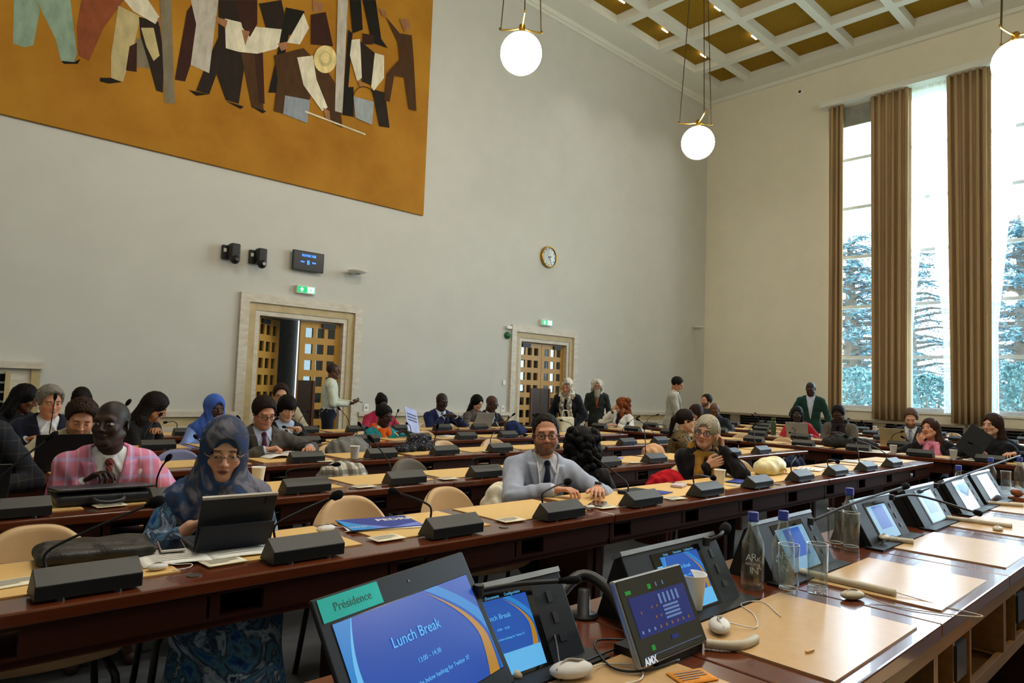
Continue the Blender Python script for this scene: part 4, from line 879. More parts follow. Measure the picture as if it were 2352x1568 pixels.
def person(label, px, py, Yd, ax=1, stand=False, rot=0, lean=8, side=0, twist=0, head=(0, 0, 0), skin='fair', hair=('short', '20170f'), top='suit', jacket='2a2c33', shirt='e4e6ea', tie=None, hands=None,
           elbow=(.12, .1), curl=.5, sex='m', lod=1, beard=None, glasses=None, eyes='down', scarf=None, trousers='1d1e22', lanyard=None, watch=None, vdeep=.2, brow='1b120c', seat=None, shape=1.0, palm=None, collar=True, lips=None, extra=None, size=None):
    rz = R(rot); hw = hit(px, py, ax, Yd)
    W_ = (.9 if sex == 'f' else 1.0)*shape
    # ---- skeleton (local, unscaled): faces -Y
    H = V3(0, 0, .93 if stand else .55)
    le, sd, tw = R(lean), R(side), R(twist)
    d = unit(V3(math.sin(sd), -math.sin(le)*math.cos(sd), math.cos(le)*math.cos(sd)))
    r0 = V3(math.cos(tw), math.sin(tw), 0); r0 = unit(r0-d*(r0 @ d)); fw = np.cross(d, r0)*1.0; fw = unit(np.cross(r0, d))*-1.0
    if fw[1] > 0: fw = -fw
    T = np.stack([r0, -fw, d], 1)   # torso frame: u right(+X), v back, w up
    HM = rotm(*head); nd = unit(d*.55+HM[:, 2]*.3+V3(0, -.12, .3)); s0 = size or (.965 if sex == 'm' else .935)
    tl = 1.0 if stand else min(1.12, max(.74, (hw.z/s0-H[2]-nd[2]*.145)/(.545*d[2])))
    nb = .545*tl; dw = nb-.545; Nn = H+d*nb; Sh = [Nn-d*.085+r0*s*.178*W_ for s in (1, -1)]
    Hc = Nn+nd*.145-HM[:, 1]*.01
    s = hw.z/Hc[2]
    tz = .75/s
    # hands: default both resting on the desk (wrist positions in local metres)
    if hands is None: hands = ((.13, -.36, .04), (-.13, -.38, .04)) if not stand else ((.24, -.02, .84), (-.24, -.02, .84))
    hands = [Hc+V3(*h[1:]) if h[0] == 'h' else V3(h[0], h[1], h[2]+tz if h[2] < .3 else h[2]) for h in hands]
    arms = []
    for i, (S, w_) in enumerate(zip(Sh, hands)):
        sgn = 1 if i == 0 else -1; L1, L2 = .285, .255; v = w_-S; L = np.linalg.norm(v)
        if L > L1+L2-.01: w_ = S+v/L*(L1+L2-.01); v = w_-S; L = np.linalg.norm(v)
        a_ = (L1*L1-L2*L2+L*L)/(2*L); hgt = math.sqrt(max(0, L1*L1-a_*a_)); el = elbow[i] if isinstance(elbow[0], (tuple, list)) else elbow
        pole = V3(sgn*el[0]*6, el[1]*4, -.6); u_ = unit(v); pole = unit(pole-u_*(pole @ u_))
        arms.append((S, S+u_*a_+pole*hgt, w_))
    if stand: legs = [(H+V3(q*.09, 0, -.04), V3(q*.1, -.01, .49), V3(q*.1, .03, .07)) for q in (1, -1)]
    else: legs = [(H+V3(q*.09, 0, -.02), V3(q*.12, -.42, .50), V3(q*.12, -.38, .08)) for q in (1, -1)]
    # ---- primitives
    tor = [Ell(H+d*.02, (.155*W_, .115, .13), T), Ell(H+d*.18*tl, (.14*W_, .10, .17*tl), T), Ell(H+d*.36*tl, (.158*W_, .108, .19*tl), T)]
    if sex == 'f': tor += [Ell(H+d*.37*tl+r0*q*.07*W_+fw*.085, (.06, .055, .06), T) for q in (1, -1)]
    sho = [Cap(Sh[0]-r0*.02, Nn-d*.035+r0*.04, .052, .055), Cap(Sh[1]+r0*.02, Nn-d*.035-r0*.04, .052, .055)]
    lod_h = {0: .0024, 1: .0036, 2: .0062}[lod]; lod_b = {0: .008, 1: .0105, 2: .014}[lod]; lod_f = {0: .0042, 1: .0058, 2: .0085}[lod]
    allp = [Hc, H]+[p for a in arms for p in a]+[p for a in legs for p in a]+[V3(0, -.62, .05) if not stand else V3(0, -.2, .03)]
    lo = np.min(allp, 0)-.2; hi = np.max(allp, 0)+.2; lo[2] = -.01; hi[2] = Hc[2]+.2
    fin = [[(Hc[q]-.135, Hc[q]+.145, lod_h)] for q in range(3)]
    for w_ in hands:
        for q in range(3): fin[q].append((w_[q]-.11, w_[q]+.11, lod_f))
    root = None
    # ---- body
    xs, ys = axis(lo[0], hi[0], fin[0], lod_b*1.3), axis(lo[1], hi[1], fin[1], lod_b*1.3); zs = axis(lo[2], hi[2], fin[2]+[(.7*tz, hi[2], lod_b*1.3)], .02)
    B = Field(xs, ys, zs)
    for p in tor: B.put(p, .03)
    for p in sho: B.put(p, .03)
    for (S, E_, w_) in arms: B.put(Cap(S, E_, .048*W_, .04*W_), .02); B.put(Cap(E_, w_, .041*W_, .026), .015)
    for (h_, k_, a_) in legs: B.put(Cap(h_, k_, .085, .06), .03); B.put(Cap(k_, a_, .058, .04), .02); B.put(Cap(a_+V3(0, .03, -.035), a_+V3(0, -.15, -.05), .04, .033), .02)
    hp = lambda x, y, z: Hc+HM @ V3(x, y, z)
    fs_ = .95 if sex == 'f' else 1.0
    B.put(Cap(Nn-d*.05, hp(0, .02, -.05), .062*(.85 if sex == 'f' else 1), .054*fs_), .02)
    C = lambda a, b, ra, rb=None: Cap(hp(*a), hp(*b), ra, rb)
    E3 = lambda c, r: Ell(hp(*c), r, HM)
    B.put(E3((0, .018, .032), (.077*fs_, .097, .088)), .0)
    B.put(E3((0, -.028, -.035), (.063*fs_, .062, .078)), .03)
    for q in (1, -1):
        B.put(C((q*.055*fs_, -.0, -.05), (q*.02, -.066, -.094), .021, .018), .025)
        B.put(E3((q*.037, -.064, -.026), (.024, .018, .022)), .02)
    B.put(C((-.006, -.07, -.097), (.006, -.07, -.097), .0175 if sex == 'f' else .0205), .02)
    B.put(C((-.036, -.078, .026), (.036, -.078, .026), .012 if sex == 'm' else .009), .02)
    for q in (1, -1): B.put(E3((q*.032, -.099, .004), (.017, .012, .0105)), .012, mode='s')
    for q in (1, -1): B.put(E3((q*.032, -.0775, .003), (.0128, .0128, .0118)), .003)
    B.put(C((0, -.086, .012), (0, -.108, -.026), .0075, .0105), .012)
    for q in (1, -1): B.put(E3((q*.0115, -.098, -.031), (.0085, .010, .0075)), .006)
    B.put(E3((0, -.0855, -.0575), (.022, .011, .0062)), .006); B.put(E3((0, -.0835, -.067), (.019, .0105, .0068)), .005)
    B.put(E3((0, -.098, -.0618), (.021, .007, .0016)), .003, mode='s')
    for q in (1, -1): B.put(Ell(hp(q*.079*fs_, .012, -.004), (.007, .018, .031), HM @ rotm(q*22, -8, 0)), .006); B.put(Ell(hp(q*.087*fs_, .006, .0), (.006, .010, .018), HM @ rotm(q*22, -8, 0)), .004, mode='s')
    if beard and beard[0] == 'long':
        pass
    # hands
    for i, (S, E_, w_) in enumerate(arms):
        sgn = 1 if i == 0 else -1; f_ = unit(w_-E_)
        if palm and palm[i] is not None: f_ = unit(V3(*palm[i][0])); n_ = V3(*palm[i][1])
        else:
            f_ = unit(V3(f_[0]*.6, f_[1], f_[2]*.35)); n_ = V3(0, 0, -1)
            if stand: f_ = V3(0, -.1, -1); n_ = V3(-sgn, 0, 0)
        n_ = unit(n_-f_*(n_ @ f_)); t_ = np.cross(f_, n_)*(-1 if i == 0 else 1)
        hs = .92 if sex == 'f' else 1.0; cu = curl[i] if isinstance(curl, (tuple, list)) else curl
        for j, off in enumerate((.029, .0095, -.0095, -.027)):
            kn = w_+f_*(.088-.004*abs(j-1))*hs+t_*off*hs; B.put(Cap(w_+f_*.015+t_*off*.6, kn, .0125, .0105), .008)
            a = kn; ang = 0
            for L, c_, r_ in zip(((.042, .026, .02), (.047, .029, .022), (.043, .027, .021), (.033, .02, .018))[j], (.55, .9, .6), (.0092, .0084, .0072)):
                ang += c_*cu*(1+.1*j); b = a+(f_*math.cos(ang)+n_*math.sin(ang)+t_*(.10*(1.5-j)*.6))*L*hs; B.put(Cap(a, b, r_, r_*.92), .003); a = b
        a = w_+f_*.022+t_*.02; b = a+unit(f_*.65+t_*.75+n_*.25)*.042*hs; c = b+unit(f_*.9+t_*.25+n_*.3*cu)*.032*hs; e = c+unit(f_*1+n_*.35*cu)*.025*hs
        B.put(Cap(a, b, .0135, .0115), .01); B.put(Cap(b, c, .011, .0095), .004); B.put(Cap(c, e, .0095, .0078), .004)
    P, Q = B.mesh(1 if lod else 1)
    base, lipc = SKIN[skin]; col = np.tile(rgb(base), (len(P), 1)); q = (P-Hc) @ HM; x, y, z = q.T; ax_ = np.abs(x); isf = (y < -.03) & (ax_ < .09) & (z > -.13) & (z < .13)
    def blend(mask, c, a=1.0): m = np.clip(mask, 0, 1)[:, None]*a; col[:] = col*(1-m)+rgb(c)*m if isinstance(c, str) else col*(1-m)+np.asarray(c)*m
    b3 = rgb(base)
    blend(np.exp(-(((ax_-.045)/.02)**2+((z+.025)/.02)**2))*isf, b3*np.array([1.12, .88, .85]), .6)     # cheeks
    blend(np.exp(-((x/.016)**2+((z+.03)/.014)**2))*(y < -.09), b3*np.array([1.1, .85, .82]), .5)
    if beard:
        kind, bc, st = beard
        bm = isf*np.clip((-.030-z)/.012, 0, 1)*np.clip((.1-ax_)/.02, 0, 1)
        bm = np.maximum(bm, ((y > -.05) & (y < .0) & (ax_ > .045) & (z < -.005) & (z > -.12))*1.0)
        bm *= 1-np.exp(-((x/.022)**4+((z+.061)/.012)**4)); bm *= 1-np.clip(np.exp(-(((ax_-.045)/.018)**2+((z+.03)/.014)**2))*1.5, 0, 1)
        bm = np.where(z < -.135, 0, bm); blend(bm, bc, st)
    lipmask = np.exp(-(((x/.0225)**2+((z+.0622)/.0098)**2)**3))*(y < -.07)
    blend(lipmask, lips or lipc, .85 if lips else .55)
    if lod < 2: blend(np.exp(-((x/.019)**2+((z+.0618)/.0022)**2))*(y < -.07), b3*.3, .7)
    # brows and eyes
    by = .0255-.35*np.maximum(0, ax_-.04)+.0*ax_; blend(np.exp(-((z-by)/.0042)**4)*np.clip((ax_-.012)/.006, 0, 1)*np.clip((.056-ax_)/.008, 0, 1)*(y < -.045), brow, .85 if skin not in ('deep', 'dark') else .6)
    ex = (ax_-.032)/.0145; oh = {'open': .0062, 'down': .0034, 'half': .0045}[eyes]; ez = (z-(.0035 if eyes == 'open' else .0005))/oh; el_ = ex**2+ez**2; ey = (y < -.05)
    if lod == 2: blend(np.exp(-(ex**2+((z-.002)/.006)**2))*ey, b3*.25, .8)
    else:
        blend(ey*(el_ < 1.0), rgb('cfc6be')*(.75 if skin in ('deep', 'dark', 'brown') else .9)); 
        blend(ey*(el_ < 1.0)*(np.abs(ax_-.032) < .0058), '1a0f0a', .95)
        blend(ey*np.exp(-(((el_-1.25)/.35)**2))*(ez > -.1), b3*.12, .9)
    nob = isf*0
    if hair[0] in ('shaved',): 
        cap_ = np.clip((z-(.05+.25*np.minimum(0, -y-.03)))/.02, 0, 1)*((y > -.075) | (z > .06)); cap_ = np.maximum(cap_, ((y > -.02) & (z > -.03) & (ax_ < .085) & ~((ax_ > .07) & (z < .0) & (y < .03)))*1.0); blend(np.where(z < -.06, 0, cap_), hair[1], hair[2] if len(hair) > 2 else .75)
    if hair[0] == 'hijab' and sex == 'f': blend(np.clip((z-.066)/.006, 0, 1)*isf, '1d120d', .9)
    hl = Hc*s; ox = hw.x-(hl[0]*math.cos(rz)-hl[1]*math.sin(rz)); oy = hw.y-(hl[0]*math.sin(rz)+hl[1]*math.cos(rz))
    root = thing('person', label, 'person', (ox, oy, 0), rz)
    if extra and extra.get('group'): root['group'] = extra['group']
    nobj('body', P, Q, M_skin, root, col, s)
    # ---- helpers in torso frame
    def tf(X, Y, Z): a = [X-H[0], Y-H[1], Z-H[2]]; return [a[0]*T[0, i]+a[1]*T[1, i]+a[2]*T[2, i] for i in range(3)]
    hb = lod_b*.9
    def field(fl=None, lo2=None, hi2=None, h=None, fines=None):
        l = lo if lo2 is None else lo2; g = hi if hi2 is None else hi2; h = h or hb
        return Field(axis(l[0], g[0], (fines or [[], [], []])[0], h), axis(l[1], g[1], (fines or [[], [], []])[1], h), axis(l[2], g[2], (fines or [[], [], []])[2], h))
    zlo = (H[2]-.16) if not stand else .6
    def emit(F, name, m, relax=1):
        P, Q = F.mesh(relax)
        if len(P): return nobj(name, P, Q, m if not isinstance(m, str) else cloth(m), root, None, s)
    # ---- lower wear
    F = field(lo2=lo, hi2=V3(hi[0], hi[1], H[2]+.12), h=.016)
    if trousers:
        F.put(tor[0], .03, .022)
        for (h_, k_, a_) in legs:
            F.put(Cap(h_, k_, .098, .075), .03); F.put(Cap(k_, a_+V3(0, 0, .02), .075, .058), .03)
        if extra and extra.get('skirt'):
            F.put(Cap(legs[0][0]*.5+legs[1][0]*.5, V3(0, -.42, .5), .13, .16), .05); F.put(Cap(V3(0, -.42, .5), V3(0, -.42, .12), .17, .26), .05)
        emit(F, 'skirt' if extra and extra.get('skirt') else 'trousers', trousers if not isinstance(trousers, str) else cloth(trousers))
    nz = .0032
    def torso_layer(F, inf, sleeve, noise=nz, arm_end=1.0, long=0):
        for p in tor: F.put(p, .035, inf, noise=noise)
        for p in sho: F.put(p, .035, inf, noise=noise)
        if long: F.put(Ell(H-d*.05, (.165*W_, .13, .2), T), .04, inf)
        if sleeve:
            for (S, E_, w_) in arms:
                F.put(Cap(S, E_, .052*W_+sleeve, .043*W_+sleeve), .03, 0, noise=noise); e = E_+(w_-E_)*arm_end; F.put(Cap(E_, e, .043*W_+sleeve, .03+sleeve), .02, 0, noise=noise)
    neckc = Cap(Nn-d*.08, Nn+nd*.2, .068*fs_, .06*fs_)
    top_z = H[2]-.14 if not stand else .7
    l2 = V3(lo[0]+.06, lo[1]+.06, min(top_z, min(a[2][2] for a in arms)-.08, min(a[1][2] for a in arms)-.08)); h2 = V3(hi[0]-.06, hi[1]-.04, Hc[2]+.02)
    wb = nb-.085-vdeep*tl; 
    def wedge(X, Y, Z, hwid=.075, grow=0.0):
        u, v, w = tf(X, Y, Z); t = (w-wb)/(nb-wb); return np.maximum(np.maximum(np.abs(u)-hwid*np.maximum(t, 0)-grow*np.clip(t*3, 0, 1), wb-w), np.maximum(v, -.165-v))
    def armcut(F, endf, rad=.09):   # open the cuffs
        for (S, E_, w_) in arms:
            a = E_+(w_-E_)*endf; dd = unit(w_-E_)
            if layer_eval((a+dd*.06)[None], .03)[0] > .115: F.put(Cap(a+dd*.052, a+dd*.062, .053), 0, mode='s')
    surf = {}
    def layer_eval(pts, inf):
        X, Y, Z = pts[:, 0], pts[:, 1], pts[:, 2]; dd = np.full(len(pts), 9.)
        for p in tor+sho:
            e = p.f(X, Y, Z)-inf; h = np.maximum(.035-np.abs(dd-e), 0)/.035; dd = np.minimum(dd, e)-h*h*.035*.25
        return dd
    def front(u, w, inf):
        w = w+dw
        vv = np.linspace(-.26, .0, 105); pts = H+np.outer(np.full(105, u), T[:, 0])+np.outer(vv, T[:, 1])+np.outer(np.full(105, w), T[:, 2])
        e = layer_eval(pts, inf); i = np.argmax(e < 0); return H+T[:, 0]*u+T[:, 1]*vv[i]+T[:, 2]*w if (e < 0).any() else H+T[:, 0]*u+T[:, 1]*-.05+T[:, 2]*w
    if top in ('suit', 'shirt', 'open'):
        # shirt
        F = field(lo2=l2, hi2=h2, fines=[[], [], [(Nn[2]-.1, h2[2], lod_h*1.6)]] if lod == 2 else [[(Nn[q]-.13, Nn[q]+.13, lod_h*1.7)] if q < 2 else [(Nn[2]-.1, h2[2], lod_h*1.7)] for q in range(3)]); sl = .012 if top == 'shirt' else .006
        torso_layer(F, .008 if top != 'shirt' else .018, sl if top == 'shirt' or watch or True else 0, noise=nz*.5 if top != 'shirt' else nz*1.3, arm_end=.97)
        if collar:
            for k in range(20):
                a = 2*PI*k/20; c0 = Nn-d*.045+r0*math.cos(a)*.067*fs_-fw*math.sin(a)*.067*fs_; F.put(Cap(c0, c0+nd*.05*(1 if math.sin(a) > -.4 else .75), .008), .01)
            for q_ in (1, -1):
                p0 = Nn-d*.01+fw*.07*fs_+r0*q_*.012; p1 = Nn-d*.02+r0*q_*.062+fw*.03; p2 = front(q_*.055, .475, .02)
                for t_ in np.linspace(0, 1, 6): F.put(Cap(p0*(1-t_)+p1*t_, p2*(.6+.4*t_)+p0*.4*(1-t_), .0065), .008)
        F.put(Cap(Nn-d*.03, Nn+nd*.2, .056*fs_, .06*fs_), .004, mode='s')
        if extra and extra.get('openneck'): F.cut(lambda X, Y, Z: -wedge_n(X, Y, Z)) if False else None
        armcut(F, .97)
        emit(F, 'shirt', shirt)
    if top == 'suit' or top == 'open':
        F = field(lo2=l2, hi2=h2, fines=[[(Nn[0]-.16, Nn[0]+.16, hb*.6)], [], []] if lod == 0 else None)
        torso_layer(F, .021, .0135, noise=.0055, arm_end=.9, long=1)
        F.put(neckc, .004, mode='s')
        hwid = .075 if top == 'suit' else .1
        G = F.d.copy(); F.cut(lambda X, Y, Z: -wedge(X, Y, Z, hwid))
        X, Y, Z = F.ax[0][:, None, None], F.ax[1][None, :, None], F.ax[2][None, None, :]
        lap = np.maximum(np.maximum(G-.012, wedge(X, Y, Z, hwid, .058)), -wedge(X, Y, Z, hwid))
        u, v, w = tf(X, Y, Z); lap = np.maximum(lap, w-.52-dw)
        F.d = np.minimum(F.d, lap.astype(np.float32))
        for k in range(9):   # collar roll behind the neck
            a = PI*k/8; c0 = Nn-d*.03+r0*math.cos(a)*.078*fs_-fw*math.sin(a)*.07*fs_; F.put(Cap(c0-d*.01, c0+nd*.03, .012), .012)
        armcut(F, .9)
        emit(F, 'jacket', jacket)
    elif top == 'top':
        F = field(lo2=l2, hi2=h2); torso_layer(F, .02, .016, noise=nz*1.2, arm_end=extra.get('sleeve', .95) if extra else .95, long=1)
        F.put(neckc, .004, mode='s'); armcut(F, extra.get('sleeve', .95) if extra else .95); emit(F, 'blouse' if sex == 'f' else 'sweater', jacket)
    elif top == 'coat':
        F = field(lo2=l2, hi2=h2); torso_layer(F, .034, .03, noise=nz*2, arm_end=.93, long=1)
        F.put(neckc, .004, mode='s')
        for k in range(14):
            a = 2*PI*k/14; c0 = Nn-d*.03+r0*math.cos(a)*.085-fw*math.sin(a)*.08; F.put(Cap(c0, c0+nd*.05, .022), .015)
        armcut(F, .93); emit(F, 'coat', jacket)
    if tie is not None:
        m = MB(); ws = np.linspace(.52, wb-.02-dw, 9); vs = []; fsx = []
        for k, w in enumerate(ws):
            wd = .017 if k == 0 else (.013 if k == 1 else .014+.022*(k/8)); c = front(0, w, .016)+fw*.004
            for u_, o_ in ((-wd, 0), (-wd*.5, .004), (wd*.5, .004), (wd, 0)): vs.append((c+r0*u_+fw*o_)*s)
        for k in range(8):
            for j in range(3): a = k*4+j; fsx.append((a, a+1, a+5, a+4))
        m.add(vs, fsx); m.ball(tuple((front(0, .525, .014)+fw*.006)*s), (.02*s, .012*s, .018*s), 10, 8); m.build('tie', tie if not isinstance(tie, str) else cloth(tie, .05, .6), root, smooth=True, solid=.003)
    if lanyard:
        m = MB()
        for q_ in (1, -1):
            pts = [front(q_*u_, w, .03)+fw*.006 for u_, w in ((.07, .53), (.06, .48), (.045, .4), (.03, .32), (.0, .2))]; m.tube([tuple(p*s) for p in pts], .006, 6, flat=.4)
        m.build('lanyard', cloth(lanyard), root)
    if watch:
        S, E_, w_ = arms[0]; dd = unit(w_-E_); c = (w_-dd*.012)*s; m = MB(); u_ = unit(np.cross(dd, V3(0, 0, 1))); v_ = np.cross(u_, dd)
        m.tube([tuple(c+(u_*math.cos(a)+v_*math.sin(a))*.031*s) for a in np.linspace(0, 2*PI, 18)[:-1]], .008, 8, closed=True); m.box((-.017, -.02, 0), (.017, .02, .012), Matrix(np.column_stack([np.vstack([np.column_stack([u_, dd, v_]), [0, 0, 0]]), np.append(c+v_*.03*s, 1)]).tolist()))
        m.build('wrist_watch', mat('watch_black', watch, .4, .5), root, smooth=True)
    # ---- hair and head wear
    Fh = [[(Hc[k]-.2, Hc[k]+.2, lod_h*1.5)] for k in range(3)]
    def hfield(dn=.16, wid=.17, up=.17, bk=.17): 
        l = Hc-V3(wid, wid, dn); g = Hc+V3(wid, bk, up); return Field(*[axis(l[k], g[k], [], lod_h*1.7) for k in range(3)])
    def hq(X, Y, Z): a = [X-Hc[0], Y-Hc[1], Z-Hc[2]]; return [a[0]*HM[0, i]+a[1]*HM[1, i]+a[2]*HM[2, i] for i in range(3)]
    st = hair[0]; hc = hairm(hair[1]) if st not in ('hijab', 'shaved', 'none', 'turban') else None
    def strands(F, amp=.003, fr=34):
        X, Y, Z = F.ax[0][:, None, None], F.ax[1][None, :, None], F.ax[2][None, None, :]; a, b, c = hq(X, Y, Z)
        F.d += (amp*np.sin(fr*6*np.arctan2(a, b+.02)*.5+14*np.sin(c*22))).astype(np.float32)
    def capcut(F, hl=.074, low=-.05, side_=.092, fy=-.03):
        F.put(Ell(hp(0, -.125, -.035), (side_+.025, .115, hl+.066), HM), .022, mode='s')
        X, Y, Z = F.ax[0][:, None, None], F.ax[1][None, :, None], F.ax[2][None, None, :]; a, b, c = hq(X, Y, Z)
        F.d = np.maximum(F.d, (np.maximum(low, -.005-np.maximum(0, b+.03)*.62)-c).astype(np.float32))
    skull = lambda inf: (E3((0, .02, .034), (.078*fs_+inf, .098+inf, .089+inf)))
    if st in ('short', 'wavy'):
        t_ = hair[2] if len(hair) > 2 else .009; F = hfield(); F.put(skull(t_), 0); 
        if st == 'wavy': F.put(E3((.01, -.045, .088), (.06, .05, .034)), .02); [F.put(E3((q_*.06, .03, .04), (.03, .06, .05)), .02) for q_ in (1, -1)]
        capcut(F, hair[3] if len(hair) > 3 else .076); strands(F, .005 if st == 'wavy' else .003); emit(F, 'hair', hc, 0)
    elif st in ('long', 'bob', 'fringe', 'curly', 'ponytail', 'bun', 'wild', 'braids'):
        dn = {'long': .42, 'bob': .2, 'fringe': .2, 'curly': .34, 'ponytail': .3, 'bun': .16, 'wild': .3, 'braids': .36}[st]
        F = hfield(dn, .26 if st in ('curly', 'wild') else .2, .22, .26); t_ = .018 if st not in ('ponytail', 'bun', 'braids') else .009
        F.put(skull(t_), 0)
        if st == 'long':
            for q_ in (1, -1): F.put(C((q_*.072, .03, .02), (q_*.085, .035, -.15), .032, .04), .03); F.put(C((q_*.085, .035, -.15), (q_*.085, .02, -.33), .04, .03), .03)
            F.put(C((0, .07, 0), (0, .1, -.32), .06, .055), .03)
        if st in ('bob', 'fringe'):
            for q_ in (1, -1): F.put(C((q_*.07, .02, .03), (q_*.078, .02, -.075), .028, .03), .03)
            F.put(C((0, .07, .02), (0, .075, -.08), .05, .05), .03)
        if st == 'wild':
            for k in range(60):
                a = random.uniform(0, 2*PI); zz = random.uniform(-.26, .1); rr_ = .085+.03*random.random(); yy = math.sin(a)*rr_+.03
                if yy < -.045 and zz < .07: continue
                F.put(E3((math.cos(a)*(rr_+.0), yy, zz), (.03, .03, .04)), .012)
        if st == 'curly':
            for k in range(130):
                a = random.uniform(0, 2*PI); zz = random.uniform(-.27, .11); rr_ = .1*math.sqrt(max(.1, 1-(max(0, zz-.02)/.12)**2))+.02*random.random(); yy = math.sin(a)*rr_+.03
                if yy < -.05 and zz < .06: continue
                F.put(E3((math.cos(a)*rr_, yy, zz), (.028, .028, .03)), .01)
        if st == 'ponytail': F.put(E3((0, .12, .0), (.03, .03, .03)), .015); F.put(C((0, .135, -.01), (.0, .15, -.2), .032, .014), .02)
        if st == 'bun': F.put(E3((0, .08, .085), (.05, .05, .045)), .01)
        if st == 'braids':
            for k in range(16):
                a = PI*(-.15+1.3*k/15); F.put(C((math.cos(a)*.082, .02+math.sin(a)*.09, .03), (math.cos(a)*.095, .03+math.sin(a)*.1, -.27), .011, .009), .004)
        if st == 'fringe': F.put(Box(hp(0, -.12, -.075), (.066, .085, .095), HM, .03), .006, mode='s')
        else:
            hl = {'long': .075, 'curly': .065, 'wild': .075}.get(st, .068); F.put(Ell(hp(0, -.125, -.03), (.062, .09, hl+.045), HM), .008, mode='s')
        F.put(Cap(Nn-d*.1, hp(0, .0, -.06), .055, .05), .004, mode='s') if st in ('bob', 'fringe', 'bun') else None
        X, Y, Z = F.ax[0][:, None, None], F.ax[1][None, :, None], F.ax[2][None, None, :]; a, b, c = hq(X, Y, Z)
        if st in ('ponytail', 'bun'): F.d = np.maximum(F.d, np.where(b > .11, -1, (-.06-c-.5*np.minimum(0, b-.02))).astype(np.float32))
        strands(F, .003, 40); emit(F, 'hair', hc, 0)
    elif st == 'hijab':
        # head scarf: cap round the skull, folds round neck, drape over shoulders
        under, m_ = hair[2] if len(hair) > 2 else None, hair[1]
        drop = hair[3] if len(hair) > 3 else .12
        lz = Nn[2]-drop-.1; F = Field(axis(Hc[0]-.36, Hc[0]+.36, [(Hc[0]-.16, Hc[0]+.16, lod_h*1.8)], lod_b), axis(Hc[1]-.3, Hc[1]+.32, [(Hc[1]-.16, Hc[1]+.17, lod_h*1.8)], lod_b), axis(lz, Hc[2]+.17, [(Hc[2]-.2, Hc[2]+.17, lod_h*1.8)], lod_b))
        F.put(skull(.022), 0); F.put(C((0, .0, -.05), (0, .02, -.12), .085, .085), .04, noise=.006)
        for q_ in (1, -1): F.put(C((q_*.06, -.01, -.04), (q_*.03, -.05, -.12), .034, .045), .03, noise=.004)
        F.put(Cap(hp(0, .01, -.12), Nn-d*.06+fw*.02, .085, .12), .05, noise=.006)
        for p in sho: F.put(p, .05, .032, noise=.006)
        if drop > .1: F.put(Ell(H+d*.38*tl, (.165*W_, .115, .16), T), .05, .04, noise=.008)
        for k in range(3): F.put(Cap(Nn+r0*.12-d*.02*k+fw*.05, Nn-r0*.1-d*(.03+.035*k)+fw*(.1+.012*k), .018, .022), .02)
        F.put(Ell(hp(0, -.118, -.014), (.06, .078, .1), HM), .008, mode='s'); F.put(Ell(hp(0, -.03, -.01), (.066*fs_, .075, .1), HM), .004, mode='s')
        F.cut(lambda X, Y, Z: (Nn[2]-drop)-Z+.02*np.sin(X*40+Y*25)+0*X)
        emit(F, 'head_scarf', m_, 1)
        if under is not None:
            F = hfield(); F.put(skull(.014), 0); F.put(Ell(hp(0, -.118, -.03), (.057, .078, .104), HM), .006, mode='s'); F.cut(lambda X, Y, Z: -.02-hq(X, Y, Z)[2]+0*X); emit(F, 'under_scarf', under, 0)
    elif st == 'turban':
        F = hfield(); F.put(skull(.014), 0); F.put(E3((0, .09, .07), (.06, .05, .05)), .02); capcut(F, .06, -.02); strands(F, .003, 12); emit(F, 'hair', hairm(hair[1]), 0)
    if beard and beard[0] == 'long':
        F = hfield(.36, .16, .02); F.put(C((0, -.06, -.085), (0, -.07, -.2), .055, .045), .02); F.put(C((0, -.07, -.2), (0, -.05, -.3), .045, .02), .02); F.put(Ell(hp(0, -.1, -.045), (.04, .05, .035), HM), .01, mode='s'); strands(F, .005, 50); emit(F, 'beard', hairm(beard[1]), 0)
    if scarf:
        F = Field(*[axis(a, b, [], lod_b*.8) for a, b in ((Nn[0]-.26, Nn[0]+.26), (Nn[1]-.28, Nn[1]+.2), (Nn[2]-.42, Nn[2]+.12))])
        for k in range(16):
            a = 2*PI*k/16; b_ = 2*PI*(k+1)/16; f = lambda a: Nn-d*(.01+.03*max(0, -math.sin(a)))+r0*math.cos(a)*.092-fw*math.sin(a)*.085+nd*.015*math.sin(3*a); F.put(Cap(f(a), f(b_), .034), .02, noise=.008)
        for q_ in (1, -1):
            p0 = Nn+r0*q_*.05+fw*.09-d*.03; pa = front(q_*.065, .4, .045); pb = front(q_*.06, .22, .045); F.put(Cap(p0, pa, .036, .038), .02, noise=.008); F.put(Cap(pa, pb, .038, .045), .02, noise=.008)
        F.put(Cap(Nn-d*.03, Nn+nd*.2, .056, .06), .004, mode='s'); emit(F, 'scarf', scarf)
    if glasses:
        m = MB(); gw, gh, gy = .0225, .0165 if glasses != '2b2522r' else .021, -.1
        for q_ in (1, -1):
            c = (q_*.033, gy, -.001); pts = []
            for k in range(20): a = 2*PI*k/20; ca, sa = math.cos(a), math.sin(a); e_ = .62; pts.append(tuple(hp(c[0]+gw*np.sign(ca)*abs(ca)**e_, gy+.004*abs(ca)*(1 if ca*q_ > 0 else 0), c[2]+gh*np.sign(sa)*abs(sa)**e_)*s))
            rr_ = .0022 if not glasses.endswith('r') else .0012
            m.tube(pts, rr_, 6, closed=True)
            m.tube([tuple(hp(q_*.0555, gy+.003, .004)*s), tuple(hp(q_*.074, -.07, .006)*s), tuple(hp(q_*.081, .005, .008)*s), tuple(hp(q_*.08, .03, -.008)*s)], rr_, 6)
        m.tube([tuple(hp(-.011, gy, .004)*s), tuple(hp(0, gy-.003, .006)*s), tuple(hp(.011, gy, .004)*s)], .002, 6)
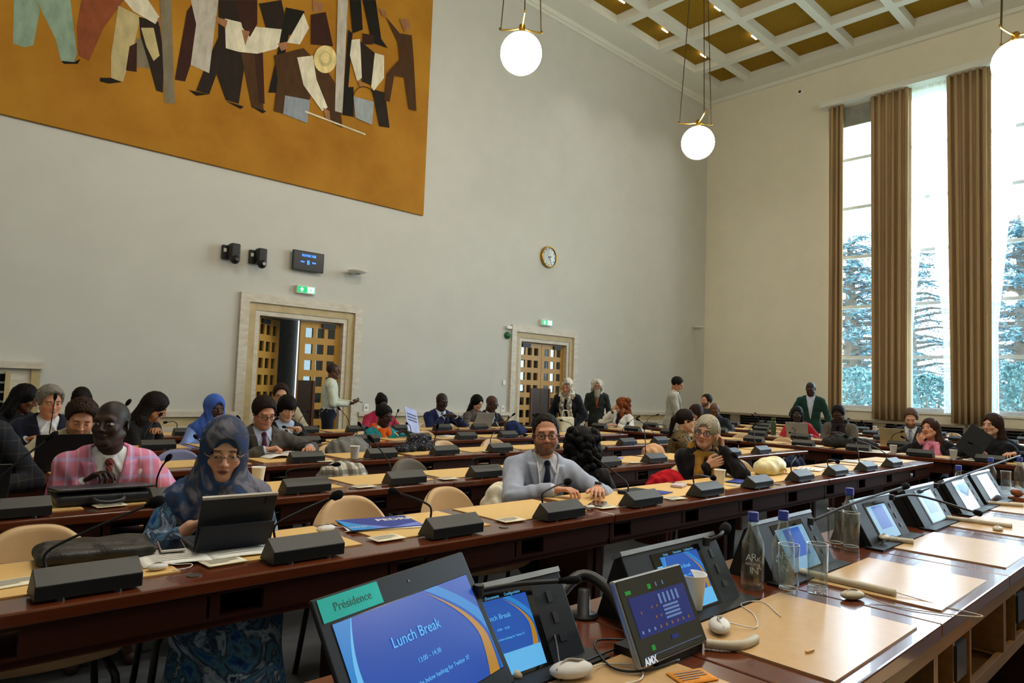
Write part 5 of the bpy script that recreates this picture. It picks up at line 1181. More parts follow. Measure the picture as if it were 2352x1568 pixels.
        g_ = mat('frame_'+glasses, glasses[:6], .3, .5, metal=.0 if not glasses.endswith('r') else .8); o = m.build('glasses', g_, root, smooth=True)
        l_ = MB()
        for q_ in (1, -1): l_.add([tuple(hp(q_*.033+gw*math.cos(2*PI*k/14), gy+.001, -.001+gh*math.sin(2*PI*k/14))*s) for k in range(14)], [tuple(range(14))])
        l_.build('lens', M_glass, o)
    PCOUNT[0] += 1
    root['seat_hint'] = 0; del root['seat_hint']
    info = dict(root=root, s=s, loc=(ox, oy), rz=rz, hands=[h*s for h in hands], front=lambda u, w, i: front(u, w, i)*s, fw=fw, d=d, r0=r0)
    if not stand and seat is not False:
        c, sn = math.cos(rz), math.sin(rz); hx, hy = H[0]*s, (H[1]-.0)*s
        put_chair((ox+hx*c-hy*sn, oy+hx*sn+hy*c, 0), rz, seat if isinstance(seat, str) else 'chair under the '+' '.join(label.split()[:13]), extra.get('chairm') if extra else None)
    FIGS.append((round(float(s), 3), label))
    return info
def wpt(inf, p):
    c, sn = math.cos(inf['rz']), math.sin(inf['rz']); return Vector((inf['loc'][0]+p[0]*c-p[1]*sn, inf['loc'][1]+p[0]*sn+p[1]*c, p[2]))
RW = ROWY
M_pinkplaid = plaid('pink_plaid', 'cf7f98', 'a9a3d6', 'e3c3d6', 11, .2); M_darkplaid = plaid('dark_check', '23252b', '4a4438', '31353c', 16, .07); M_redtie = stripes('red_striped_tie', '6a1418', 'a8705a', 45, 1.2, .18)
M_shawl = marble('blue_grey_print', ['232838', '4a4d5c', '6f6c74', '343a4c', '25406a', '85808a'], 4.5, 1.6); M_gown = marble('blue_print_gown', ['16305a', '1f4f92', '4f7894', '25304a', '9db0c4', '1b2c50'], 7, 2.2)
M_brownpat = marble('brown_woven_print', ['241d16', '54452a', '6d5c36', '1d1712', '7d6b45'], 30, .5); M_mustard = cloth('8a6420', .25); M_wscarf = marble('white_black_print_scarf', ['dcd6c8', 'cfc8b6', 'dcd6c8', '4a4846', 'd8d2c2', 'cfc8b6', 'dcd6c8'], 5, 1)
M_pinkscarf = marble('pink_scarf', ['b05a78', 'd88aa4', '8c4660'], 30, 1)
HERO = person('man in light grey suit, navy tie and black glasses at the front row', 1254, 996, RW[0]+.72, lod=0, rot=-26, lean=10, side=4, head=(-17, 5, -3), skin='fair2', hair=('short', '17110d', .004, .072), jacket='9ba2b2', shirt='ccd2de', tie='16203c', beard=('stubble', '2a1c15', .7), glasses='141414', eyes='half', lanyard='dfe3e8', watch='1a1a1c', hands=((.24, -.43, .045), (-.02, -.42, .045)), elbow=((.16, .05), (.25, .12)), curl=(.5, .8))
LADY = person('woman in blue and grey head scarf with thin glasses looking at her tablet', 515, 1034, RW[0]+.62, lod=0, rot=-10, lean=14, sex='f', head=(-9, 13, 2), skin='fair', hair=('hijab', M_shawl, cloth('1c4468'), .34), top='top', jacket=M_gown, trousers=M_gown, extra={'skirt': 1, 'sleeve': .72, 'chairm': M_greyf}, glasses='b08d5ar', eyes='down', lips='6a1f28', hands=((.1, -.28, .045), (-.13, -.26, .045)), curl=.7, elbow=((.06, .1), (.1, .1)), seat='grey fabric chair under the woman in the blue print head scarf')
person('man in pink plaid jacket with red striped tie behind a leather briefcase', 255, 974, RW[1]+.52, lod=0, rot=-8, lean=22, head=(-30, -2, 0), skin='deep', hair=('shaved', '0d0a09', .8), jacket=M_pinkplaid, shirt='dfe2e4', tie=M_redtie, eyes='open', hands=((.16, -.2, .10), (-.1, -.22, .06)), elbow=((.3, .15), (.12, .12)), curl=.9)
person('man in dark checked suit cut off by the left picture edge', -92, 900, RW[1]+.7, lod=1, rot=0, lean=16, head=(20, 10, 0), skin='brown', hair=('short', '120e0c'), jacket=M_darkplaid, shirt='8f97a6', hands=((.16, -.3, .05), (-.1, -.3, .05)))
person('grey-haired man in navy jacket and white shirt leaning over his desk', 116, 922, RW[3]+.55, lod=1, rot=2, lean=26, head=(4, 14, -2), skin='fair2', hair=('wavy', '837d74', .016, .07), jacket='1b2033', shirt='d9dee6', hands=((.1, -.25, .06), (-.14, -.24, .06)), eyes='down', curl=.9)
person('woman with long black hair in black at the far left edge', 58, 915, RW[4]+.35, lod=2, rot=30, lean=20, sex='f', head=(35, 22, 0), skin='brown', hair=('long', '0d0b0c'), top='top', jacket='131214', hands=((.1, -.3, .05), (-.1, -.3, .05)))
person('young woman with dark braids behind the grey-haired man', 186, 918, RW[4]+.6, lod=1, rot=-10, sex='f', head=(-22, 18, -4), skin='brown', hair=('braids', '15100e'), top='top', jacket='8f8b85')
person('brown-haired man in beige jacket reading behind the pink jacket', 186, 960, RW[2]+.5, lod=1, rot=-6, lean=26, head=(-2, 26, 6), skin='fair2', hair=('wavy', '2f2017', .014, .066), top='coat', jacket='b9ae96', beard=('short', '2b1d15', .6), hands=((.1, -.15, .05), (-.25, -.3, .05)))
person('woman in black with long dark hair bent over her hands', 357, 935, RW[3]+.55, lod=1, rot=40, lean=26, sex='f', head=(32, 28, 0), skin='tan', hair=('long', '1a1311'), top='top', jacket='141315', hands=((.06, -.3, .08), (-.06, -.3, .08)), curl=1.0)
person('woman in bright blue head scarf and light blue blouse', 493, 938, RW[3]+.6, lod=1, rot=0, lean=12, sex='f', head=(6, 8, 0), skin='dark', hair=('hijab', cloth('3d5fb4', .15), cloth('23284f'), .16), top='top', jacket='7f9ad8', eyes='half')
person('man in brown grey suit with maroon tie reading an open booklet', 607, 947, RW[2]+.62, lod=0, rot=-4, lean=12, head=(4, 24, -3), skin='fair2', hair=('short', '221812', .014, .06), jacket='47423b', shirt='b7c6e4', tie='4d1830', glasses='171514', eyes='down', hands=((.33, -.3, .06), (-.04, -.32, .06)), elbow=((.3, .1), (.3, .1)), curl=(.9, 1.3), beard=('stubble', '4a3a30', .25))
person('woman with short black hair and black jacket looking at her phone', 659, 938, RW[3]+.5, lod=1, rot=-4, lean=12, sex='f', head=(2, 22, 3), skin='asian', hair=('fringe', '0f0c0d'), top='open', jacket='131317', shirt='a9bcd6', collar=False, hands=((.08, -.27, .10), (-.02, -.29, .10)), curl=1.0)
person('man with brown hair half hidden behind the short-haired woman', 645, 906, RW[4]+.6, lod=2, rot=-10, head=(-10, 15, 0), skin='fair', hair=('short', '2a1d17', .018), glasses='2a2320', top='coat', jacket='a2977f')
STAND1 = person('standing man in pale shirt looking up from his phone by the left door', 766, 852, 9.05, lod=1, stand=True, rot=58, lean=2, head=(0, 4, 0), skin='brown', hair=('shaved', '14100e', .85), top='shirt', shirt='cfd5c4', trousers='1b1e2b', glasses='26211d', hands=((.07, -.34, 1.12), (-.07, -.30, 1.10)), elbow=(.1, .25), curl=.9, palm=((( -.2, -1, .15), (0, .2, 1)), ((.2, -1, .15), (0, .2, 1))))
person('woman in pink top behind the woman with the orange scarf', 876, 926, RW[4]+.55, lod=2, rot=-10, sex='f', head=(0, 20, 0), skin='deep', hair=('bun', '0f0c0b'), top='top', jacket='a02848')
ORANGE = person('woman in teal jacket and orange scarf reading a magazine', 883, 955, RW[3]+.6, lod=1, rot=6, lean=10, sex='f', head=(12, 16, 0), skin='deep', hair=('turban', '120e0d'), top='open', jacket='1f848e', shirt='d9d3c4', collar=False, scarf=cloth('e0601c', .1), glasses='3a2a22', hands=((.26, -.3, .10), (.02, -.34, .05)), curl=.9)
person('man in royal blue suit holding an open notebook', 1015, 922, RW[4]+.62, lod=1, rot=-12, lean=8, head=(8, 18, 2), skin='deep', hair=('shaved', '0e0b0a', .6), jacket='1c2450', shirt='c9d4e2', tie='5d6c84', hands=((.14, -.3, .16), (-.05, -.26, .14)), curl=.8)
person('woman with long black hair behind the bald man in the dark suit', 1096, 925, RW[4]+1.1, lod=2, rot=0, sex='f', head=(10, 22, 0), skin='asian', hair=('long', '0f0d0e'), top='top', jacket='5a5250')
person('bald man in dark suit typing at a black laptop', 1130, 927, RW[4]+.58, lod=1, rot=-2, lean=14, head=(16, 22, 2), skin='dark', hair=('none',), jacket='25242a', shirt='a8c0da', glasses='1a1614', hands=((.16, -.34, .05), (-.02, -.34, .05)))
person('woman with black curly hair turned away from the camera', 1334, 1022, RW[0]+.86, lod=0, rot=128, lean=6, sex='f', head=(20, 6, 0), skin='brown', hair=('curly', '0b090a'), top='open', jacket='121114', shirt='1c6a4a', collar=False, hands=((.12, -.22, .68), (-.12, -.22, .68)), seat=False)
person('standing woman in white head scarf and navy jacket bending forward', 1302, 887, RW[3]+.78, lod=1, stand=True, rot=-62, lean=20, sex='f', head=(-4, 22, 6), skin='fair2', hair=('hijab', M_wscarf, None, .06), top='coat', jacket='14161f', hands=((.12, -.26, .95), (-.16, -.22, .9)), scarf=M_wscarf)
person('standing man with long white hair and beard in dark suit', 1372, 886, RW[4]+1.0, lod=1, stand=True, rot=-50, head=(0, 8, 0), skin='fair2', hair=('wild', 'c4beae'), jacket='262a26', shirt='4f6b4a', tie='9c4f28', beard=('long', 'a8a294', .9), glasses='4a3a30', hands=((.24, -.05, .84), (-.2, -.08, .86)))
person('woman with long curly red hair and white jacket resting chin on hand', 1427, 930, RBX[0]+.64, 0, lod=1, rot=-98, sex='f', head=(-38, 6, 4), skin='fair', hair=('wild', '7c4220'), top='open', jacket='dcdcdc', shirt='1b1a1c', collar=False, hands=((.12, -.32, .045), ('h', -.12, -.1, -.13)), elbow=((.2, .1), (.1, -.15)), curl=(.4, 1.3), palm=(None, ((.3, -.1, 1), (.6, .8, 0))))
person('standing young man in light grey suit looking down at his phone', 1556, 882, 6.3, lod=1, stand=True, rot=26, lean=4, head=(6, 30, 0), skin='tan', hair=('short', '130f0d', .012), jacket='a7a496', shirt='d8d8d4', tie='2a2a2e', trousers='65645e', hands=((.06, -.33, 1.10), (-.06, -.33, 1.12)), elbow=(.1, .25), curl=1.0, palm=(((-.2, -1, .2), (0, .2, 1)), ((.2, -1, .2), (0, .2, 1))))
person('bearded dark-haired man looking left near the back corner', 1622, 920, RBX[2]+.6, 0, lod=2, rot=-75, head=(-32, 0, 0), skin='fair2', hair=('short', '17110e', .016), top='open', jacket='222428', shirt='3a3d42', beard=('short', '1c1410', .85))
person('bald man in dark hooded coat bent over his desk', 1641, 942, RBX[1]+.52, 0, lod=1, rot=-62, lean=16, head=(4, 26, 0), skin='brown', hair=('none',), top='coat', jacket='1c1f22')
person('woman with dark brown hair and white top behind the ponytail woman', 1597, 948, RBX[0]+.6, 0, lod=1, rot=-84, sex='f', lean=4, head=(-35, 6, 0), skin='tan', hair=('long', '2a1b14'), top='top', jacket='d9d9d6')
person('woman with ponytail and brown patterned blouse in profile', 1576, 966, RW[1]+.62, lod=0, rot=30, lean=10, sex='f', head=(8, 8, 0), skin='asian', hair=('ponytail', '1c1210'), top='top', jacket=M_brownpat, extra={'sleeve': .12}, glasses='c8a890r', hands=((.12, -.35, .04), (.0, -.36, .04)), eyes='half', elbow=(.3, .1))
CC = person('older woman with grey bob, glasses and mustard scarf leaning on her hand', 1622, 992, RW[0]+.6, lod=0, rot=-44, lean=14, sex='f', side=4, head=(-32, 4, 8), skin='fair', hair=('bob', 'a39b88'), top='suit', jacket='111013', shirt='151416', collar=False, scarf=M_mustard, glasses='3b2a24', eyes='open', hands=(('h', .115, -.06, -.12), ('h', -.02, -.1, -.25)), elbow=((.06, -.08), (.05, .05)), curl=(1.1, .3), palm=(((-.1, .1, 1), (-1, .1, .2)), ((1, -.1, .35), (0, 1, 0))))
person('standing man in dark green suit and pale shirt near the windows', 1862, 893, RBX[2]+.5, 0, lod=1, stand=True, rot=-72, lean=6, head=(-4, 24, 0), skin='deep', hair=('shaved', '0d0a0a', .8), top='suit', jacket='17352f', shirt='b8c0d4', vdeep=.34, hands=((.3, -.1, .86), (-.16, -.26, 1.1)))
person('woman in red jacket with braids smiling over her laptop', 1831, 951, RBX[1]+.55, 0, lod=1, rot=-66, sex='f', lean=10, side=-6, head=(-4, 8, 4), skin='deep', hair=('braids', '120e0d'), top='open', jacket='a31f2c', shirt='c9c6c6', collar=False, glasses='1c1816', eyes='open')
person('man in grey jacket and dark scarf looking down at his phone', 1926, 950, RBX[1]+.55, 0, lod=1, rot=-82, lean=12, head=(-4, 28, 0), skin='deep', hair=('short', '0d0b0b', .012), top='open', jacket='5b564e', shirt='151417', collar=False, scarf=cloth('1a171c', .1), hands=((.06, -.3, .09), (-.04, -.3, .09)), curl=1.0)
person('man with reddish beard in dark suit behind a beige laptop', 2092, 960, RBX[1]+.58, 0, lod=1, rot=-82, lean=10, head=(6, 26, 0), skin='fair', hair=('short', '5a4434', .018), jacket='2c3037', shirt='c9d0da', tie='7a7f8a', beard=('short', '4a2c1c', .85))
HH = person('woman with long brown hair, black jacket and pink scarf looking up', 2136, 985, RBX[0]+.6, 0, lod=0, rot=-82, sex='f', lean=8, side=-8, head=(-22, -8, -10), skin='fair2', hair=('long', '3a241a'), top='open', jacket='141316', shirt='b06c86', collar=False, scarf=M_pinkscarf, eyes='open', lips='8a4048', hands=((.3, -.32, .05), ('h', -.1, -.12, -.17)), elbow=((.2, .1), (.15, -.05)), curl=(.5, 1.0), palm=(None, ((.4, -.2, .9), (.2, 1, 0))))
II = person('woman with long brown hair and navy jacket holding a black folder', 2279, 976, RBX[0]+.5, 0, lod=0, rot=-80, sex='f', lean=4, head=(-34, 2, 0), skin='fair', hair=('long', '2e1e17'), top='open', jacket='151823', shirt='22252e', collar=False, eyes='open', hands=((.2, -.3, .1), (-.16, -.3, .1)), elbow=(.35, .1), curl=.8)
# ================================================================ things on the desks
M_paper = mat('paper_white', 'e4e2da', .8, .2, var=.02); M_ink = mat('print_grey', '8d8a84', .8, .1); M_cream = mat('card_cream', 'e6dcc0', .8, .2, var=.02)
M_navy = mat('print_navy', '27398a', .6, .3); M_azure = mat('print_azure', '2a86c8', .6, .3); M_lilac = mat('print_lilac', '6f7fd0', .6, .3)
DZT = DT+.0045
def dsk(px, py, z=DZT): return hit(px, py, 2, z)
def sheet(name, px, py, w, h, rot, label, cat, m=M_paper, lines=True, th=.002, grp=None, z=DZT, curl=0):
    p = dsk(px, py, z); g = MB()
    def fn(u, v): return ((u-.5)*w, (v-.5)*h, th+.0005+curl*abs(u-.5)**2*4)
    o = MB().grid(fn, 8, 4).build(name, m, solid=th, smooth=True); o.location = p; o.rotation_euler = (0, 0, R(rot)); tag(o, label, cat, grp)
    if lines:
        for k in range(4):
            a = -.4+.0*k; y = h*(.3-.17*k); g.add([(-w*.4, y-h*.03, th*2+.0012), (w*(.4 if k < 3 else .1), y-h*.03, th*2+.0012), (w*(.4 if k < 3 else .1), y+h*.03, th*2+.0012), (-w*.4, y+h*.03, th*2+.0012)], [(0, 1, 2, 3)])
        g.build('print', M_ink, o)
    return o
CARDS = [(28, 1340, 0, 'at the left edge of the front row'), (512, 1290, 0, 'before the booklet of the woman with the tablet'), (887, 1236, 0, 'right of the blue folder on the front row'), (1172, 1194, 0, 'left of the console before the man in light grey'), (1390, 1164, 0, 'beside the phone of the man in light grey'), (1549, 1144, 0, 'left of the power bank on the front row'), (1693, 1115, 0, 'right of the cup on the front row'),
         (252, 1161, 1, 'under the handle of the leather briefcase'), (835, 1117, 1, 'right of the black and white plaid scarf'), (1028, 1099, 1, 'in front of the maroon chair, second row'), (1120, 1036, 2, 'left of the third row, past the dotted scarf'), (1455, 1062, 1, 'before the red shawl on the second row'), (745, 1059, 2, 'beside the booklet on the third row'), (800, 1012, 3, 'behind the grey backpack on the fourth row'), (1170, 1000, 3, 'before the navy backpack on the fourth row')]
for i, (x, y, k, w) in enumerate(CARDS): sheet('info_card', x, y, .125, .085, 6-i*3 % 20, 'small printed card '+w, 'card', M_cream, True, grp='printed cards on the desks')
def cup(px, py, label, s=1.0, z=DZT):
    p = dsk(px, py, z+.001); r = thing('paper_cup', label, 'cup', p, 0, 'white cups')
    MB().lathe([(.026*s, 0), (.027*s, .002), (.037*s, .092*s), (.0385*s, .094*s), (.0385*s, .097*s), (.036*s, .096*s), (.0255*s, .006), (0, .006)], 22, cap=False).build('body', M_paper, r, smooth=True); MB().tube([(.0375*s*math.cos(2*PI*k/22), .0375*s*math.sin(2*PI*k/22), .095*s) for k in range(22)], .0018, 6, closed=True).build('rim', M_paper, r, smooth=True); return r
for x, y, l in ((592, 1112, 'white cup behind the woman in the blue print head scarf'), (814, 1053, 'white cup on the third row beside the grey backpack'), (1653, 1112, 'white cup before the older woman in the mustard scarf'), (2052, 1042, 'white cup left of the woman in the pink scarf'), (2190, 1054, 'white cup with a stirrer right of the woman in the pink scarf'), (2009, 990, 'white cup on the far window-side row')): cup(x, y, l)
def slab(name, px, py, w, d, h, rot, m, label, cat, z=DZT, bev=.003, grp=None):
    o = MB().box((-w/2, -d/2, 0), (w/2, d/2, h)).build(name, m, bevel=bev); o.location = Vector(dsk(px, py, z))+Vector((0, 0, .001)); o.rotation_euler = (0, 0, R(rot)); return tag(o, label, cat, grp)
def phone(px, py, rot, label, z=DZT, case='2a2a2c'):
    r = thing('mobile_phone', label, 'phone', dsk(px, py, z+.001), R(rot)); MB().box((-.038, -.077, 0), (.038, .077, .009)).build('case', mat('case_'+case, case, .4, .5), r, bevel=.006, seg=3); MB().box((-.035, -.073, .0088), (.035, .073, .0095)).build('screen', M_scr, r); return r
phone(393, 1256, -12, 'phone in pale case lying on the open booklet', DZT+.012, 'b8b4ae'); phone(1372, 1159, -62, 'phone under the hand of the man in light grey')
def laptop(name, c, rot, w, d, open_, mlid, label, logo=None, back=True, keys=True, lid_h=None):
    "hinge at local y=0; base runs to +y (towards the user), lid rises and leans to -y"
    r = thing(name, label, 'laptop', c, R(rot)); lid_h = lid_h or d
    MB().box((-w/2, 0, 0), (w/2, d, .012)).build('base', mlid, r, bevel=.003); MB().box((-w/2+.015, .03, .012), (w/2-.015, d*.62, .0135)).build('keyboard', M_black, r)
    A = R(open_-90); M = Matrix(((1, 0, 0, 0), (0, math.cos(A), -math.sin(A), 0), (0, math.sin(A), math.cos(A), .014), (0, 0, 0, 1)))
    l = MB().box((-w/2, -.007, 0), (w/2, 0, lid_h), M).build('lid', mlid, r, bevel=.002); MB().box((-w/2+.008, 0, .012), (w/2-.008, .001, lid_h-.01), M).build('screen', M_scr, l)
    return r, M, l
M_lapg = mat('laptop_graphite', '2a2c30', .4, .5, metal=.3); M_laps = mat('laptop_silver', 'b4b0a8', .4, .5, metal=.3); M_lapk = mat('laptop_black', '0c0d0f', .5, .25); M_lapt = mat('laptop_beige', 'a8976f', .5, .4)
M_gold = mat('logo_gold', 'b09a5c', .35, .5, metal=.5)
p = dsk(52, 1135); r, M, l = laptop('laptop', (p.x-.29, RW[1]+.17, DZT), 0, .33, .21, 112, M_lapg, 'dark laptop with round gold logo before the man in checked suit'); g = MB()
cx = .06; zc = .09; g.mat(0).add([M @ Vector((cx+.024*math.cos(a), -.0078, zc+.024*math.sin(a))) for a in np.linspace(0, 2*PI, 26)[:-1]], [tuple(range(25))])
vs, fs = text_mesh('hp', .042, M @ Matrix.Translation((cx, -.0082, zc+.002)) @ Matrix.Rotation(R(90), 4, 'X'), shear=.3, extr=.0002); g.mat(1).add(vs, fs); g.build('logo', [M_gold, M_lapg], l)
p = dsk(137, 1078); laptop('laptop', (p.x, RW[2]+.2, DZT), 0, .3, .21, 100, M_lapk, 'black laptop before the brown-haired man in beige')
p = dsk(1062, 978); laptop('laptop', (p.x, RW[4]+.2, DZT), -4, .31, .22, 112, M_laps, 'silver laptop before the man in royal blue suit')
p = dsk(1172, 975); laptop('laptop', (p.x+.1, RW[4]+.2, DZT), -6, .31, .22, 116, M_lapk, 'black laptop before the bald man in dark suit')
p = hit(1832, 1000, 0, RBX[1]+.2); laptop('laptop', (RBX[1]+.2, p.y, DZT), -86, .31, .22, 106, M_laps, 'silver laptop before the woman in red jacket')
p = hit(2075, 1010, 0, RBX[1]+.2); laptop('laptop', (RBX[1]+.2, p.y+.12, DZT), -88, .31, .22, 106, M_lapt, 'beige laptop before the man with reddish beard')
# tablet with folio stand before the woman in the print scarf
p = dsk(531, 1262); r, M, l = laptop('tablet', (p.x, p.y, DZT+.012), -4, .25, .18, 112, mat('tablet_folio', '24272e', .6, .3), 'tablet in dark folio stand before the woman in print scarf', lid_h=.185)
MB().box((-.125, -.009, .178), (.125, .002, .187), M).build('edge', M_laps, l); MB().box((.085, -.0095, .148), (.115, -.007, .178), M).build('camera_bump', M_black, l)
MB().prism([(-.005, .0), (-.03, .0), (-.068, .085), (-.062, .088)], -.122, .122, lambda y, z, x: (x, y, z)).build('stand_flap', mat('tablet_folio_dark', '151a26', .6, .3), r)
# open booklet
def booklet(c, rot, w, h, label, lift=.02):
    r = thing('open_booklet', label, 'booklet', c, R(rot)); 
    for s_ in (-1, 1):
        pg = MB().grid(lambda u, v, s_=s_: (s_*u*w, (v-.5)*h, .003+lift*math.sin(u*PI)*.35), 10, 4).build('page', M_paper, r, smooth=True, solid=.002); g = MB()
        for k in range(7): y = h*(.36-.11*k); g.add([(s_*w*.12, y, .006+lift*.3), (s_*w*.85, y, .006+lift*.3), (s_*w*.85, y+h*.025, .006+lift*.3), (s_*w*.12, y+h*.025, .006+lift*.3)], [(0, 1, 2, 3)])
        g.build('print', M_ink, pg)
    return r
p = dsk(480, 1268); booklet((p.x-.02, p.y-.02, DZT), -6, .2, .2, 'open white booklet under the tablet of the woman in print scarf', .012)
p = dsk(640, 1048); booklet((p.x+.05, p.y, DZT), 4, .2, .27, 'open white booklet read by the man in brown grey suit', .06)
# black laptop sleeve, blue folder, books
M_bag = mat('bag_black_leather', '16140f', .45, .4, var=.1, bump=.2, bscale=120)
def blob(name, c, prims, m, label, cat, h=.008, noise=.004, rot=0, k=.03, grp=None, flat=None):
    "soft thing: melted primitives (local), crumpled by noise, resting on z=0"
    P_ = prims; lo = np.min([p.bounds(.03)[0] for p in P_], 0); hi = np.max([p.bounds(.03)[1] for p in P_], 0); lo[2] = max(lo[2], -.012) if flat is None else lo[2]
    F = Field(*[axis(lo[q], hi[q], [], h) for q in range(3)])
    for p in P_: F.put(p, k, 0, noise=noise)
    if flat is None: F.cut(lambda X, Y, Z: .0-Z+0*X+0*Y)
    P, Q = F.mesh(1); r = thing(name, label, cat, c, R(rot), grp); nobj('body', P, Q, m, r); return r
p = dsk(222, 1283); blob('laptop_sleeve', (p.x, p.y+.02, DZT), [Box((0, 0, .022), (.165, .085, .02), rd=.018), Box((.0, .02, .042), (.14, .05, .007), rd=.007)], M_bag, 'black soft laptop sleeve on the front row at left', 'bag', .007, .003, -6)
def folder(px, py, rot, label):
    r = thing('paper_folder', label, 'folder', dsk(px, py), R(rot)); MB().box((-.11, -.15, .0005), (.112, .155, .005)).build('sheets', M_paper, r).rotation_euler = (0, 0, -.12)
    MB().box((-.11, -.155, .005), (.11, .155, .008)).build('cover', M_navy, r); g = MB(); z = .0086
    g.mat(0).add([(-.11, .04, z), (.11, .155, z), (-.11, .155, z)], [(0, 1, 2)]).mat(1).add([(-.11, -.02, z+.0003), (.0, .1, z+.0003), (-.11, .04, z+.0003)], [(0, 1, 2)]).mat(1).add([(-.11, -.15, z), (-.04, -.15, z), (-.11, .0, z)], [(0, 1, 2)])
    vs, fs = text_mesh('PEDRR', .058, Matrix.Translation((.045, -.085, z+.0004)) @ Matrix.Rotation(R(-90), 4, 'Z'), bold=.001, extr=.0002); g.mat(2).add(vs, fs)
    vs, fs = text_mesh('UNITED', .022, Matrix.Translation((-.06, .115, z+.0006)) @ Matrix.Rotation(R(-90), 4, 'Z'), extr=.0002); g.mat(2).add(vs, fs); g.build('print', [M_azure, M_lilac, M_paper], r); return r
folder(872, 1204, 78, 'blue and violet folder with white sheets on the front row')
slab('notebook', 1462, 1133, .2, .14, .018, 8, M_lapk, 'dark closed notebook behind the console on the front row', 'notebook'); slab('leaflet', 1518, 1131, .12, .1, .003, 10, M_navy, 'blue leaflet right of the dark notebook', 'leaflet', bev=0); slab('power_bank', 1559, 1117, .075, .14, .016, -70, mat('plastic_pale_pink', 'c9b4b8', .4, .5), 'pale power bank with cable on the front row', 'power bank')
# earpieces
M_ear = mat('earpiece_beige', 'b9ae96', .5, .4, var=.04)
def earpiece(c, rot, label, s=1.0, loop=None, m=M_ear, wire=True):
    r = thing('earpiece', label, 'earpiece', c, R(rot), 'interpreting earpieces'); MB().ball((0, 0, .017*s), (.05*s, .028*s, .017*s), 18, 12).build('shell', m, r, smooth=True)
    MB().tube(spline([(-.04*s, -.01*s, .022*s), (-.01*s, .004*s, .035*s), (.012*s, -.004*s, .036*s), (.035*s, .012*s, .026*s)], 5), .0035*s, 6).build('ear_hook', mat('earpiece_grey', '8f8678', .5), r, smooth=True)
    if wire: MB().tube(spline(loop or [(.048*s, .0, .016), (.1*s, .03*s, .004), (.16*s, .0, .004), (.13*s, -.06*s, .004), (.05*s, -.07*s, .004)], 8), .0016, 5).build('wire', m, r, smooth=True)
    return r
M_ear2 = mat('earpiece_white', 'cfccc6', .5, .4)
earpiece(dsk(361, 1309), 0, 'small pale earpiece right of the first console', .62, m=M_ear2); earpiece(dsk(748, 1222), 10, 'white earpiece with looped wire left of the blue folder', .85, m=M_ear2); earpiece(dsk(1356, 1168), 0, 'small pale earpiece by the console of the man in light grey', .55, m=M_ear2, wire=False)
def coil(px0, py0, px1, py1, label, z=PZ, r0=.013, bow=.0):
    a, b = dsk(px0, py0, z), dsk(px1, py1, z); L = (b-a).length; n = int(L/.0042); pts = [];
    m = MB(); rr = [r0*(1 if i % 2 else .86) for i in range(n+1)]; d = (b-a).normalized(); nn = Vector((-d.y, d.x, 0))
    o = m.tube([a+(b-a)*(i/n)+nn*bow*math.sin(PI*i/n)+Vector((0, 0, r0+.001)) for i in range(n+1)], rr, 10).build('coiled_cord', M_ear, smooth=True); return tag(o, label, 'cord', 'coiled handset cords')
# ---------------------------------------------------------------- podium things
M_gl = None
def glassmat():
    m = bpy.data.materials.new('clear_glass'); m.use_nodes = True; t = NT(m); b = t.n['Principled BSDF']; b.inputs['Base Color'].default_value = (.97, .99, .98, 1); b.inputs['Transmission Weight'].default_value = 1; b.inputs['Roughness'].default_value = .0; b.inputs['IOR'].default_value = 1.45; return m
def edgeglass():
    m = clear('drinking_glass_clear', 'f4f8f7'); t = NT(m)
    for n in t.n:
        if n.type == 'MATH' and n.operation == 'POWER': n.inputs[1].default_value = 2.6
        if n.type == 'MATH' and n.operation == 'MULTIPLY_ADD': n.inputs[1].default_value = .7; n.inputs[2].default_value = .07
        if n.type == 'BSDF_GLOSSY': n.inputs['Roughness'].default_value = .09
    return m
M_gl = edgeglass(); M_glint = mat('glass_glint', 'd8e0e2', .1, .7, var=.02); M_cap = mat('cap_blue', '1a2a86', .35, .5, var=.1); M_etch = mat('etched_white', 'dfe4e2', .6, .3)
def bottle(px, py, label, water=.5, letters=True):
    p = dsk(px, py, PZ+.001); yaw = math.atan2(-p.y, -p.x)+PI/2; r = thing('water_bottle', label, 'bottle', p, yaw, 'glass water bottles'); R0 = .0345
    out = [(R0*.8, 0), (R0*.97, .004), (R0, .012), (R0, .125), (R0*.93, .142), (R0*.6, .17), (R0*.42, .19), (.0135, .205), (.0135, .222)]
    inn = [(max(.005, a-.003), z+.0) for a, z in out[3:]][::-1]+[(R0-.003, .016), (R0*.9, .008), (0, .007)]
    MB().lathe([(0, 0)]+out+inn, 28, cap=False).build('glass', M_gl, r, smooth=True)
    MB().lathe([(.0165, .205), (.0168, .212), (.0158, .213), (.0158, .232), (.0148, .234), (0, .234)], 22, cap=False).build('cap', M_cap, r, smooth=True)
    if letters:
        g = MB()
        for s_, x, z, sz in (('A', -.012, .098, .03), ('R', .004, .1, .032), ('K', .019, .094, .022), ('ARKINA', .0, .08, .013), ('I', -.006, .062, .026), ('N', .007, .06, .03), ('A', .02, .07, .022)):
            vs, fs = text_mesh(s_, sz, Matrix.Identity(4), extr=.0001)
            for v in vs: v.z = 0
            V = []
            for v in vs: a = (v.x+x)/R0; V.append((R0*1.012*math.sin(a), -R0*1.012*math.cos(a), v.y+z))
            g.add(V, fs)
        g.build('lettering', M_etch, r)
    return r
